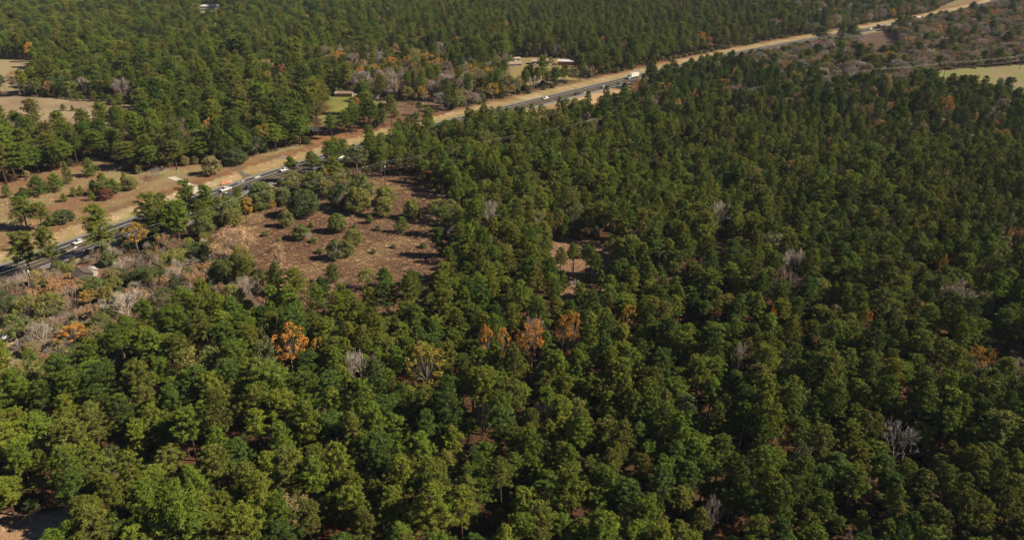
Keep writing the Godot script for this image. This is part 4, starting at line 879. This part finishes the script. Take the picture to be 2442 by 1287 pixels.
func build_road() -> void:
	var total := 0.0
	for i in road.size() - 1: total += road[i].distance_to(road[i + 1])
	var asphalt := grained(Color(0.075, 0.072, 0.072), noise_tex(0.02, 0.65, 1.0, 11, 5), 9.0, 0.85)
	var edge := grained(Color(0.26, 0.245, 0.23), noise_tex(0.03, 0.7, 1.0, 12), 6.0, 0.9)
	var white := grained(Color(0.72, 0.72, 0.70), noise_tex(0.05, 0.75, 1.0, 13), 3.0, 0.6)
	var yellow := grained(Color(0.62, 0.38, 0.07), noise_tex(0.05, 0.75, 1.0, 14), 3.0, 0.6)
	var whole := road_piece(0.0, total)
	var r := Node3D.new()
	r.name = "road"
	r.set_meta("kind", "structure")
	add_child(r)
	part(r, "shoulder", strip(whole, -1.5, 17.6, 0.008), edge)
	part(r, "asphalt", strip(whole, -0.7, 15.7, 0.016), asphalt)
	part(r, "edge_line", strip(whole, -0.14, 0.14, 0.024), white)
	part(r, "edge_line", strip(whole, 14.45, 14.8, 0.024), white)
	part(r, "lane_line", strip(whole, 3.85, 4.15, 0.024), white)
	part(r, "centre_line", strip(whole, 7.25, 7.42, 0.024), yellow)
	part(r, "centre_line", strip(whole, 10.75, 10.92, 0.024), yellow)
	var x := 4.0
	while x < total - 4.0:
		if x < 700.0:
			part(r, "dash", strip(road_piece(x, x + 3.0), 7.62, 7.78, 0.024), yellow)
			part(r, "dash", strip(road_piece(x, x + 3.0), 10.4, 10.56, 0.024), yellow)
		x += 12.0
	for a in ARROWS:
		var s := station(a[0])
		var c: Array = along(s.x, a[2])
		var d: Vector2 = c[1]
		var n := Vector2(-d.y, d.x)
		var at: Vector2 = c[0]
		var k := []
		var prof: Array = [[-1.9, -0.17], [0.3, -0.17], [0.9, -0.5], [0.55, -0.75], [1.7, -1.05], [1.9, -0.1], [1.5, -0.3], [0.75, 0.17], [-1.9, 0.17]] if a[1] == "turn" else [[-1.6, -0.75], [1.6, -0.75], [1.6, 0.75], [-1.6, 0.75]]
		for q in prof: k.append(at + d * q[0] * a[3] + n * q[1] * a[3])
		part(r, "turn_arrow" if a[1] == "turn" else "painted_block", flat_poly(k, 0.024), white)
	for dw in DRIVES:
		var o := part(self, numbered(dw[0]), flat_poly(dw[1], 0.02), grained(dw[2], noise_tex(0.03, 0.7, 1.0, 15), 4.0))
		o.set_meta("kind", "structure")


# ---------------------------------------------------------------- vehicles
func extrude(profile: Array, half: float, taper := 0.0, y_taper := 0.6) -> ArrayMesh:      # a side outline (x along, y up) made solid, its upper points drawn in
	var b := Buf.new()
	var p := PackedVector2Array(profile)
	var tri := Geometry2D.triangulate_polygon(p)
	var at := func(q: Vector2, s: float) -> Vector3: return Vector3(q.x, q.y, s * (half - taper * clampf((q.y - y_taper) / 0.9, 0.0, 1.0)))
	for s in [-1.0, 1.0]:
		for i in range(0, tri.size(), 3):
			for k in ([0, 1, 2] if s < 0 else [0, 2, 1]):
				b.v.append(at.call(p[tri[i + k]], s))
				b.c.append(Color.WHITE)
	for i in p.size():
		var q := p[(i + 1) % p.size()]
		quad(b, at.call(p[i], -1.0), at.call(q, -1.0), at.call(q, 1.0), at.call(p[i], 1.0))
	return mesh_of(b)


func wheels(t: Node, xs: Array, half: float, r: float) -> void:
	var tyre := mat(Color(0.02, 0.02, 0.02), 0.9)
	var rim := mat(Color(0.4, 0.4, 0.42), 0.35, 0.7)
	for x in xs:
		for s in [-1.0, 1.0]:
			var w := part(t, "wheel", drum(r, 0.24, -1.0, 16), tyre, Vector3(x, r, s * half), Vector3(PI / 2, 0, 0))
			part(w, "rim", drum(r * 0.6, 0.05, -1.0, 12), rim, Vector3(0, s * 0.12, 0))


func lamps(t: Node, front: float, back: float, y: float, half: float) -> void:
	for s in [-1.0, 1.0]:
		part(t, "headlight", box(0.05, 0.16, 0.34), mat(Color(0.8, 0.8, 0.78), 0.15), Vector3(front, y, s * half))
		part(t, "tail_light", box(0.05, 0.22, 0.2), mat(Color(0.35, 0.02, 0.02), 0.3), Vector3(back, y, s * half))


func vehicle(kind: String, paint: Color, at: Vector2, heading: Vector2, called: String, label: String, group := "") -> void:
	var t := thing(called, label, {"pickup": "pickup truck", "truck": "truck", "van": "van"}.get(kind, "car"), Vector3(at.x, 0.016, at.y), -heading.angle(), group)
	var body := mat(paint, 0.3)
	body.clearcoat_enabled = true
	body.clearcoat = 0.6
	var glass := mat(Color(0.012, 0.014, 0.017), 0.08)
	if kind == "pickup":
		part(t, "body", extrude([Vector2(-2.85, 0.5), Vector2(2.8, 0.45), Vector2(2.9, 0.75), Vector2(2.75, 1.05), Vector2(1.35, 1.18), Vector2(-0.72, 1.2), Vector2(-0.72, 0.72), Vector2(-2.85, 0.72)], 0.97, 0.1), body)
		part(t, "cabin", extrude([Vector2(1.4, 1.17), Vector2(0.65, 1.86), Vector2(-0.55, 1.88), Vector2(-0.7, 1.17)], 0.95, 0.2, 1.1), body)
		for s in [-1.0, 1.0]:
			part(t, "bed_side", box(2.14, 0.52, 0.1), body, Vector3(-1.79, 0.98, s * 0.9))
			part(t, "side_window", box(1.35, 0.4, 0.02), glass, Vector3(0.2, 1.52, s * 0.885), Vector3(s * -0.2, 0, 0))
			part(t, "mirror", box(0.14, 0.16, 0.22), body, Vector3(1.05, 1.28, s * 1.08))
		part(t, "tailgate", box(0.1, 0.55, 1.7), body, Vector3(-2.82, 0.98, 0))
		part(t, "bed_floor", box(2.0, 0.03, 1.7), mat(Color(0.03, 0.03, 0.03), 0.9), Vector3(-1.76, 0.74, 0))
		part(t, "windscreen", box(0.9, 0.02, 1.5), glass, Vector3(1.045, 1.535, 0), Vector3(0, 0, -0.745))
		part(t, "rear_window", box(0.02, 0.42, 1.3), glass, Vector3(-0.665, 1.58, 0), Vector3(0, 0, -0.2))
		wheels(t, [1.85, -1.8], 0.9, 0.4)
		lamps(t, 2.88, -2.88, 0.86, 0.72)
	elif kind == "truck":
		var white := mat(Color(0.46, 0.455, 0.44), 0.5)
		part(t, "cab", extrude([Vector2(5.2, 0.6), Vector2(8.0, 0.6), Vector2(8.05, 1.5), Vector2(6.9, 1.75), Vector2(6.35, 2.9), Vector2(5.2, 3.3)], 1.2, 0.12, 1.4), body)
		part(t, "windscreen", box(1.15, 0.03, 2.0), glass, Vector3(6.66, 2.33, 0), Vector3(0, 0, -1.12))
		for s in [-1.0, 1.0]: part(t, "side_window", box(0.7, 0.6, 0.03), glass, Vector3(5.95, 2.2, s * 1.13))
		part(t, "chassis", box(12.2, 0.3, 1.0), mat(Color(0.03, 0.03, 0.03)), Vector3(0.9, 0.85, 0))
		part(t, "trailer", box(10.0, 2.6, 2.5), white, Vector3(-0.6, 2.45, 0))
		part(t, "trailer_roof", box(10.1, 0.06, 2.56), mat(Color(0.5, 0.48, 0.44), 0.6), Vector3(-0.6, 3.79, 0))
		wheels(t, [7.2, 4.6, 3.4, -3.8, -5.0], 1.1, 0.5)
		lamps(t, 8.05, -5.63, 1.0, 0.95)
	else:
		var tall := 1.75 if kind == "van" else 1.45
		part(t, "body", extrude([Vector2(-2.3, 0.4), Vector2(2.25, 0.38), Vector2(2.35, 0.7), Vector2(2.1, 0.85), Vector2(1.1, 0.98), Vector2(-2.2, 1.02), Vector2(-2.38, 0.8)], 0.9, 0.1), body)
		var back := -2.1 if kind == "van" else -1.75
		part(t, "cabin", extrude([Vector2(1.2, 0.97), Vector2(0.35, tall), Vector2(back + 0.55, tall), Vector2(back, 1.0)], 0.87, 0.2, 0.95), body)
		for s in [-1.0, 1.0]:
			part(t, "side_window", box(1.9, 0.32, 0.02), glass, Vector3(-0.35, 1.22, s * 0.81), Vector3(s * -0.22, 0, 0))
			part(t, "mirror", box(0.12, 0.12, 0.18), body, Vector3(0.8, 1.05, s * 0.95))
		part(t, "windscreen", box(0.86, 0.02, 1.4), glass, Vector3(0.79, (0.97 + tall) / 2.0 + 0.015, 0), Vector3(0, 0, -atan2(tall - 0.97, 0.85)))
		part(t, "rear_window", box(0.62, 0.02, 1.3), glass, Vector3(back + 0.26, (1.0 + tall) / 2.0 + 0.012, 0), Vector3(0, 0, atan2(tall - 1.0, 0.55)))
		wheels(t, [1.4, -1.35], 0.82, 0.33)
		lamps(t, 2.32, -2.36, 0.72, 0.65)


# ---------------------------------------------------------------- buildings
func gable(w: float, d: float, rise: float, over: float, thick: float) -> ArrayMesh:
	var b := Buf.new()
	var hw := w / 2.0 + over
	var hd := d / 2.0 + over
	for s in [-1.0, 1.0]:
		var eave := Vector3(0, -over * rise / (d / 2.0), s * hd)
		var ridge := Vector3(0, rise, 0)
		var up := Vector3(0, thick, 0)
		var x := Vector3(hw, 0, 0)
		quad(b, eave - x + up, eave + x + up, ridge + x + up, ridge - x + up)
		quad(b, eave - x, ridge - x, ridge + x, eave + x)
		quad(b, eave - x, eave + x, eave + x + up, eave - x + up)
		for e in [-1.0, 1.0]: quad(b, eave + x * e, ridge + x * e, ridge + x * e + up, eave + x * e + up)
	return mesh_of(b)


func house(called: String, label: String, at: Vector2, turn: float, w: float, d: float, h: float, rise: float, wall: Color, roof: Color, category := "house", ribbed := false) -> void:
	var t := thing(called, label, category, Vector3(at.x, 0, at.y), turn)
	var wm := grained(wall, noise_tex(0.02, 0.75, 1.0, 21), 5.0)
	var b := Buf.new()
	var hw := w / 2.0
	var hd := d / 2.0
	var p := [Vector3(-hw, 0, -hd), Vector3(hw, 0, -hd), Vector3(hw, 0, hd), Vector3(-hw, 0, hd)]
	var up := Vector3(0, h, 0)
	for i in 4: quad(b, p[i], p[(i + 1) % 4], p[(i + 1) % 4] + up, p[i] + up)
	for s in [-1.0, 1.0]:
		for v in [Vector3(s * hw, h, -hd), Vector3(s * hw, h, hd), Vector3(s * hw, h + rise, 0)]:
			b.v.append(v)
			b.c.append(Color.WHITE)
	part(t, "wall", mesh_of(b), wm)
	var rm := grained(roof, noise_tex(0.04, 0.55, 1.0, 22, 5), 4.0)
	var r := part(t, "roof", gable(w, d, rise, 0.4, 0.12), rm, Vector3(0, h + 0.01, 0))
	var slope := atan2(rise, hd)
	if ribbed:
		var n := int(w / 0.9)
		for i in n:
			for s in [-1.0, 1.0]: part(r, "rib", box(0.06, 0.05, sqrt(hd * hd + rise * rise)), rm, Vector3(-hw + (i + 0.5) * w / n, rise / 2.0 + 0.15, s * hd / 2.0), Vector3(s * slope, 0, 0))
	else:
		part(r, "ridge_cap", box(w + 0.7, 0.08, 0.3), rm, Vector3(0, rise + 0.13, 0))
	var glass := mat(Color(0.02, 0.024, 0.03), 0.1)
	var trim := mat(Color(0.6, 0.58, 0.54), 0.7)
	if h > 2.0:
		for s in [-1.0, 1.0]:
			var n := maxi(1, int(w / 3.6))
			for i in n:
				if s > 0 and i == n / 2 and n > 1: continue
				var wd := part(t, "window", box(1.1, 1.0, 0.06), trim, Vector3(-hw + (i + 0.5) * w / n, h * 0.58, s * (hd + 0.03)))
				part(wd, "pane", box(0.92, 0.82, 0.03), glass, Vector3(0, 0, s * 0.035))
		var dr := part(t, "door", box(0.95, 2.0, 0.06), mat(Color(0.2, 0.12, 0.08), 0.6), Vector3(0.0 if w > 7.0 else hw * 0.5, 1.0, hd + 0.03))
		part(dr, "handle", box(0.06, 0.06, 0.06), mat(Color(0.5, 0.45, 0.3), 0.3, 0.8), Vector3(0.35, 0, 0.05))


func barrel(at: Vector2, label: String) -> void:
	var t := thing("traffic_barrel", label, "traffic barrel", Vector3(at.x, 0, at.y), 0.0, "orange and white barrels beside the highway")
	var orange := mat(Color(0.72, 0.10, 0.025), 0.5)
	var white := mat(Color(0.8, 0.78, 0.74), 0.4)
	part(t, "base", drum(0.42, 0.1), mat(Color(0.02, 0.02, 0.02)), Vector3(0, 0.05, 0))
	part(t, "drum", drum(0.33, 1.1, 0.26), orange, Vector3(0, 0.65, 0))
	for y in [0.5, 0.9]: part(t, "stripe", drum(0.325, 0.14, 0.315), white, Vector3(0, y, 0))
	part(t, "handle", box(0.2, 0.14, 0.05), orange, Vector3(0, 1.26, 0))


func power_line(tops: Array, bases: Array) -> void:
	var wood := grained(Color(0.085, 0.06, 0.045), noise_tex(0.05, 0.6, 1.0, 31), 2.0)
	var cap := mat(Color(0.55, 0.53, 0.5), 0.4)
	var metal := mat(Color(0.25, 0.24, 0.23), 0.5, 0.3)
	var hooks := []
	for i in bases.size():
		var b: Vector2 = bases[i]
		var d: Vector2 = (bases[mini(i + 1, bases.size() - 1)] - bases[maxi(i - 1, 0)]).normalized()
		var t := thing("utility_pole", tops[i], "utility pole", Vector3(b.x, 0, b.y), -d.angle(), "poles of the power line")
		part(t, "pole", drum(0.2, 12.0, 0.13, 8), wood, Vector3(0, 6, 0))
		part(t, "crossarm", box(0.12, 0.14, 2.6), wood, Vector3(0.18, 11.2, 0))
		var at := []
		for z in [-1.15, 0.0, 1.15]:
			part(t, "insulator", drum(0.07, 0.3, 0.05, 8), cap, Vector3(0.18, 11.42 if z else 12.1, z))
			at.append(t.transform * Vector3(0.18, 11.58 if z else 12.25, z))
		at.append(t.transform * Vector3(0.2, 7.9, 0.0))
		if i % 3 == 1: part(t, "transformer", drum(0.28, 0.9, 0.28, 12), mat(Color(0.45, 0.46, 0.46), 0.5), Vector3(0, 9.7, 0.5))
		hooks.append(at)
	for i in hooks.size() - 1:
		for k in 4:
			var b := Buf.new()
			var p: Vector3 = hooks[i][k]
			var q: Vector3 = hooks[i + 1][k]
			var last := p
			for s in 12:
				var f := (s + 1) / 12.0
				var now := p.lerp(q, f) - Vector3(0, 4.0 * f * (1.0 - f) * p.distance_to(q) * 0.012, 0)
				limb(b, last, now, 0.013, 0.013, 4)
				last = now
			var w := part(self, numbered("power_cable"), mesh_of(b), metal)
			tag(w, ["far side cable", "top cable", "near side cable", "low sagging cable"][k] + " of the span between the " + ORD[i].replace("nearest", "first") + " and " + ORD[i + 1] + " pole", "cable", "cables of the power line")


# ---------------------------------------------------------------- planting
func free_spot(p: Vector2, r: float, overlap: float) -> bool:
	var c := Vector2i((p / 10.0).floor())
	for dx in [-1, 0, 1]:
		for dz in [-1, 0, 1]:
			for q in plant_cells.get(c + Vector2i(dx, dz), []):
				var o: Vector3 = q
				var m := (r + o.z) * overlap
				if (o.x - p.x) * (o.x - p.x) + (o.y - p.y) * (o.y - p.y) < m * m: return false
	return true


func claim(p: Vector2, r: float) -> void:
	var c := Vector2i((p / 10.0).floor())
	if not plant_cells.has(c): plant_cells[c] = []
	plant_cells[c].append(Vector3(p.x, p.y, r))


const NAMES := {"pine": ["pine_tree", "pine tree"], "slim_pine": ["pine_tree", "pine tree"], "big_pine": ["pine_tree", "pine tree"], "open_pine": ["pine_tree", "pine tree"], "young_pine": ["young_pine", "young pine"],
	"round_bush": ["bush", "bush"], "broad_tree": ["broadleaf_tree", "broadleaf tree"], "leafy_tree": ["autumn_tree", "autumn tree"], "thin_tree": ["autumn_tree", "autumn tree"], "bare_tree": ["bare_tree", "bare tree"], "twiggy_tree": ["bare_tree", "bare tree"]}


func tree(kind: String, p: Vector2, h: float, w: float, tint: Color, label: String, group := "", lean := 0.0) -> Node3D:
	var list: Array = shapes[kind]
	var s: Dictionary = list[rng.randi() % list.size()]
	var nm: Array = NAMES[kind]
	var t := thing(nm[0], label, nm[1], Vector3(p.x, -0.05, p.y), rng.randf() * TAU, group)
	var k := Vector3(w / s.w, h / s.h, w / s.w)
	var tr := part(t, "trunk", s.trunk, grey_bark if kind in ["bare_tree", "twiggy_tree", "leafy_tree", "thin_tree", "broad_tree", "round_bush"] else bark)
	var cr := part(t, "crown", s.crown, leaf_mat(tint))
	tr.scale = k
	cr.scale = k
	if lean: t.rotation.z = lean
	return t


func zone_at(p: Vector2) -> Dictionary:
	for z in ZONES:
		if inside(z.poly, z.lo, z.hi, p): return z
	return ZONES[ZONES.size() - 1]


func closed(p: Vector2) -> bool:
	for z in OPEN:
		if inside(z.poly, z.lo, z.hi, p): return true
	for i in LINE.size() - 1:
		if Geometry2D.get_closest_point_to_segment(p, LINE[i], LINE[i + 1]).distance_to(p) < 3.2: return true
	var s := road_side(p)
	return s > -15.0 and s < 21.0


func in_frame(p: Vector2, h: float) -> bool:
	var d := Vector3(p.x, h * 0.8, p.y) - Vector3(0, EYE, 0)
	var f := d.y * -sin(PITCH) + d.z * -cos(PITCH)
	var u := d.y * cos(PITCH) - d.z * sin(PITCH)
	return absf(d.x) < f * 0.672 and absf(u) < f * 0.352


func mixed(mix: Array) -> Array:
	var r := rng.randf()
	for m in mix:
		r -= m[0]
		if r <= 0.0: return m
	return mix[mix.size() - 1]


func look_of(kind: String, tint: String, h: float, w: float, zone: Dictionary) -> String:
	var size := "tall" if h > zone.h * 1.08 else "short" if h < zone.h * 0.93 else "wide" if w > zone.w * 1.06 else "slender" if w < zone.w * 0.92 else "middling"
	var tone: String = {"pine": "green", "pine_yellow": "yellow-green", "pine_dark": "dark green", "pine_blue": "blue-green", "pine_olive": "olive-green", "moss": "mossy green", "dark": "dark green", "lime": "light green", "sage": "greyish green", "khaki": "khaki"}.get(tint, tint)
	return size + " " + tone


func scatter() -> void:
	var out := []
	for pass_ in 2:
		var z := -84.0
		while z > -1290.0:
			var half := -z * 0.70 + 40.0
			var step := 3.0 if z > -500.0 else 3.6
			var x := -half
			while x < half:
				var p := Vector2(x + rng.randf_range(-1.4, 1.4), z + rng.randf_range(-1.4, 1.4))
				x += step
				if closed(p): continue
				var zo := zone_at(p)
				var m: Array = mixed(zo.under if pass_ else zo.mix)
				var gap := patchy.get_noise_2d(p.x * 0.55 + 70.0, p.y * 0.55)
				if gap < -0.2 and pass_ == 0 and rng.randf() < 0.8 and zo.name not in ["bottomland", "low scrub"]: continue
				var kind: String = m[1]
				var grow := 1.0 + wild.get_noise_2d(p.x * 0.7 + 300, p.y * 0.7) * 0.35 + gap * 0.45
				var h: float = zo.h * rng.randf_range(0.74, 1.2) * grow * m[3]
				var w: float = zo.w * rng.randf_range(0.80, 1.28) * grow * m[4]
				if not free_spot(p, w * 0.5, zo.tight if pass_ == 0 else 0.55): continue
				var rs := road_side(p)
				if rs > 0.0 and rs < 18.0 + h * ((1.45 if h > 7.0 else 1.1) if p.x < -92.0 else 0.0 if p.x < -45.0 else 1.4 if p.x < 102.0 else 0.5): continue
				claim(p, w * 0.5)
				var tint: String = m[2][rng.randi() % m[2].size()]
				out.append([kind, p, h, w, tint, zo, out.size()])
			z -= step
	# the largest of each kind that the view holds are things of their own, the rest of the wood is one mass of each kind
	var near := {}
	for t in out:
		if not in_frame(t[1], t[2]): continue
		var c: String = NAMES[t[0]][1]
		if not near.has(c): near[c] = []
		near[c].append(t)
	var single := {}
	for c in near:
		var l: Array = near[c]
		l.sort_custom(func(a, b): return a[3] / (Vector3(a[1].x, EYE, a[1].y).length()) > b[3] / (Vector3(b[1].x, EYE, b[1].y).length()))
		var most: int = {"pine tree": 255, "broadleaf tree": 90, "bare tree": 90, "autumn tree": 70, "bush": 60, "young pine": 30}[c]
		for i in mini(most, l.size()): single[l[i][6]] = true
	var ranks := {}
	var mass := {}
	for t in out:
		var tint: Color = TINT[t[4]]
		var jit := rng.randf_range(0.72, 1.24)
		var col := Color(tint.r * jit * rng.randf_range(0.86, 1.16), tint.g * jit, tint.b * jit)
		if single.has(t[6]):
			var best := 1e9
			var mark: Array = landmarks[0]
			for l in landmarks:
				var d: float = l[0].distance_to(t[1])
				if d < best:
					best = d
					mark = l
			var off: Vector2 = t[1] - mark[0]
			var way := ("right of" if off.x > 0 else "left of") if absf(off.x) > absf(off.y) else ("behind" if off.y < 0 else "in front of")
			var key: String = NAMES[t[0]][1] + way + mark[1]
			if not ranks.has(key): ranks[key] = []
			ranks[key].append([best, t, way, mark[1]])
			continue
		var s: Array = shapes[t[0]]
		var v := rng.randi() % s.size()
		var key := "%s %d" % [t[0], v]
		if not mass.has(key): mass[key] = []
		var k := Vector3(t[3] / s[v].w, t[2] / s[v].h, t[3] / s[v].w)
		mass[key].append([Transform3D(Basis(Vector3.UP, rng.randf() * TAU).scaled_local(k), Vector3(t[1].x, -0.05, t[1].y)), col])
	for key in ranks:
		var l: Array = ranks[key]
		l.sort_custom(func(a, b): return a[0] < b[0])
		for i in l.size():
			var t: Array = l[i][1]
			var noun: String = NAMES[t[0]][1]
			var label: String = "%s %s, %s %s %s" % [look_of(t[0], t[4], t[2], t[3], t[5]), noun.replace(" tree", "") if noun == "pine tree" else noun, ORD[mini(i, ORD.size() - 1)], l[i][2], l[i][3]]
			if label.split(" ").size() > 16: label = label.substr(label.find(" ") + 1)
			tree(t[0], t[1], t[2], t[3], TINT[t[4]] * [0.76, 0.9, 1.0, 1.14][rng.randi() % 4], label, noun + "s of the wood", rng.randf_range(-0.03, 0.03))
	var groups := {}
	for key in mass:
		var kind: String = key.split(" ")[0]
		var nm: String = NAMES[kind][0]
		if not groups.has(nm):
			var o := Node3D.new()
			o.name = {"pine_tree": "pine_forest", "young_pine": "young_pines", "bush": "undergrowth", "broadleaf_tree": "broadleaf_forest", "autumn_tree": "autumn_woods", "bare_tree": "bare_woods"}[nm]
			add_child(o)
			tag(o, {"pine_tree": "mass of green pines that stretches away to the far edge of the view", "young_pine": "young pines scattered among the far woods", "bush": "green bushes growing under and between the trees", "broadleaf_tree": "olive broadleaf trees mixed into the far pine woods",
				"autumn_tree": "orange and yellow autumn trees scattered through the far woods", "bare_tree": "bare grey trees of the far bottomland woods"}[nm], {"pine_tree": "forest", "young_pine": "young pines", "bush": "undergrowth", "broadleaf_tree": "woods", "autumn_tree": "autumn woods", "bare_tree": "bare woods"}[nm], "", "stuff")
			groups[nm] = o
		var s: Dictionary = shapes[kind][int(key.split(" ")[1])]
		var l: Array = mass[key]
		for which in ["crowns", "trunks"]:
			var mm := MultiMesh.new()
			mm.transform_format = MultiMesh.TRANSFORM_3D
			mm.use_colors = which == "crowns"
			mm.mesh = s.crown if which == "crowns" else s.trunk
			mm.instance_count = l.size()
			for i in l.size():
				mm.set_instance_transform(i, l[i][0])
				if which == "crowns": mm.set_instance_color(i, l[i][1])
			var mi := MultiMeshInstance3D.new()
			mi.name = which
			mi.multimesh = mm
			mi.material_override = leaf_mat(Color.WHITE) if which == "crowns" else (grey_bark if kind in ["bare_tree", "twiggy_tree", "leafy_tree", "thin_tree", "broad_tree", "round_bush"] else bark)
			mi.set_meta("kind", "stuff")
			groups[nm].add_child(mi, true)
	print("trees ", out.size(), " single ", single.size())


func grass() -> void:
	var shape := Buf.new()
	for i in 46:
		var a := rng.randf() * TAU
		var r := sqrt(rng.randf()) * 0.6
		var p := Vector3(cos(a) * r, 0, sin(a) * r)
		var tip := p + Vector3(cos(a) * 0.25, rng.randf_range(0.10, 0.30), sin(a) * 0.25) + rnd_dir() * 0.18
		var s := Vector3(-sin(a), 0, cos(a)) * 0.075
		shape.v.append_array(PackedVector3Array([p - s, p + s, tip]))
		var k := rng.randf_range(0.75, 1.25)
		for j in 3: shape.c.append(Color(k, k, k))
	var mesh := mesh_of(shape)
	for f in OPEN:
		if not f.has("tuft"): continue
		var list := []
		var tries := int((f.hi.x - f.lo.x) * (f.hi.y - f.lo.y) * f.tuft)
		for i in tries:
			var p := Vector2(rng.randf_range(f.lo.x, f.hi.x), rng.randf_range(f.lo.y, f.hi.y))
			if not Geometry2D.is_point_in_polygon(p, f.poly): continue
			var s := road_side(p)
			if s > -2.0 and s < 19.0: continue
			var n := patchy.get_noise_2d(p.x * 1.6, p.y * 1.6)
			if rng.randf() > 0.6 + n * 0.5: continue
			var g := ground_color(p)
			var k := rng.randf_range(0.85, 1.3)
			var sz: float = (rng.randf_range(1.2, 2.3) if rng.randf() < 0.07 else rng.randf_range(0.5, 1.2)) * f.get("tall", 1.0)
			list.append([Transform3D(Basis(Vector3.UP, rng.randf() * TAU).scaled(Vector3(sz * 1.2, sz, sz * 1.2)), Vector3(p.x, 0, p.y)), Color(g.r * k * 1.02, g.g * k, g.b * k * 0.92)])
		var mm := MultiMesh.new()
		mm.transform_format = MultiMesh.TRANSFORM_3D
		mm.use_colors = true
		mm.mesh = mesh
		mm.instance_count = list.size()
		for i in list.size():
			mm.set_instance_transform(i, list[i][0])
			mm.set_instance_color(i, list[i][1])
		var mi := MultiMeshInstance3D.new()
		mi.name = numbered("grass")
		mi.multimesh = mm
		mi.material_override = leaf_mat(Color.WHITE)
		add_child(mi)
		tag(mi, "tufts of dry grass and low brush over " + f.says, "grass", "", "stuff")


func _ready() -> void:
	var cam := Camera3D.new()
	cam.name = "camera"
	cam.position = Vector3(0, EYE, 0)
	cam.rotation.x = -PITCH
	cam.fov = rad_to_deg(2.0 * atan(643.5 / 1800.0))
	cam.near = 1.0
	cam.far = 12000.0
	cam.current = true
	add_child(cam)
	var we := WorldEnvironment.new()
	we.name = "world_environment"
	var env := Environment.new()
	env.background_mode = Environment.BG_SKY
	var sky := Sky.new()
	var sm := ProceduralSkyMaterial.new()
	sm.sky_top_color = Color(0.30, 0.42, 0.62)
	sm.sky_horizon_color = Color(0.66, 0.72, 0.80)
	sm.sky_curve = 0.12
	sm.ground_bottom_color = Color(0.16, 0.16, 0.13)
	sm.ground_horizon_color = Color(0.66, 0.72, 0.80)
	sm.sun_angle_max = 1.0
	sky.sky_material = sm
	env.sky = sky
	env.background_energy_multiplier = SKY
	env.tonemap_mode = Environment.TONE_MAPPER_LINEAR
	env.tonemap_exposure = EXPOSURE
	env.sdfgi_enabled = true
	env.ssao_enabled = true
	env.ssil_enabled = true
	env.fog_enabled = HAZE > 0.0
	env.fog_density = HAZE
	env.fog_light_color = Color(0.72, 0.78, 0.86)
	we.environment = env
	add_child(we)
	var sun := DirectionalLight3D.new()
	sun.name = "sun"
	sun.light_energy = 1.6
	sun.light_color = Color(1.0, 0.93, 0.82)
	sun.light_angular_distance = 0.5
	sun.shadow_enabled = true
	var lie := Vector2(-1.0, -0.11).normalized() * cos(deg_to_rad(SUN_UP))
	sun.basis = Basis.looking_at(Vector3(lie.x, -sin(deg_to_rad(SUN_UP)), lie.y))
	add_child(sun)

	rng.seed = 20417
	wild.seed = 3
	wild.frequency = 0.02
	wild.fractal_octaves = 3
	patchy.seed = 9
	patchy.frequency = 0.11
	patchy.fractal_octaves = 3
	bark = grained(Color(0.12, 0.08, 0.058), noise_tex(0.06, 0.45, 1.0, 41), 1.5)
	grey_bark = grained(Color(0.30, 0.265, 0.235), noise_tex(0.06, 0.55, 1.0, 42), 1.5)
	for z in ZONES: bounded(z)
	for z in OPEN: bounded(z)
	lay_road(ROAD)
	lay_ground()
	build_road()
	for h in HOUSES: house(h[0], h[1], h[2], h[3], h[4], h[5], h[6], h[7], h[8], h[9], h[10], h[11])
	power_line(POLE_LABELS, LINE)
	for v in VEHICLES:
		if v[3] == null:
			var s := station(v[2])
			var c: Array = along(s.x, v[4])
			vehicle(v[0], v[1], c[0], c[1] * v[5], v[6], v[7])
		else: vehicle(v[0], v[1], v[2], v[3], v[6], v[7])
	for i in BARRELS.size(): barrel(BARRELS[i], ORD[i].replace("nearest", "first") + " orange and white barrel from the left, beside the white pickup's lane")
	make_shapes()
	for t in TREES:
		var p: Vector2 = t[1]
		tree(t[0], p, t[2], t[3], TINT[t[4]], t[5])
		claim(p, t[3] * 0.5)
		if t[0] in ["leafy_tree", "thin_tree", "bare_tree"] and t[2] > 10.0:
			claim(p + Vector2(0, t[3] * 0.5 + 1.5), 3.0)
			if t[0] == "bare_tree": claim(p + Vector2(0, t[3] * 0.5 + 5.0), 2.0)
		if t.size() > 6: landmarks.append([p, t[6]])
	for l in MARKS: landmarks.append(l)
	scatter()
	grass()
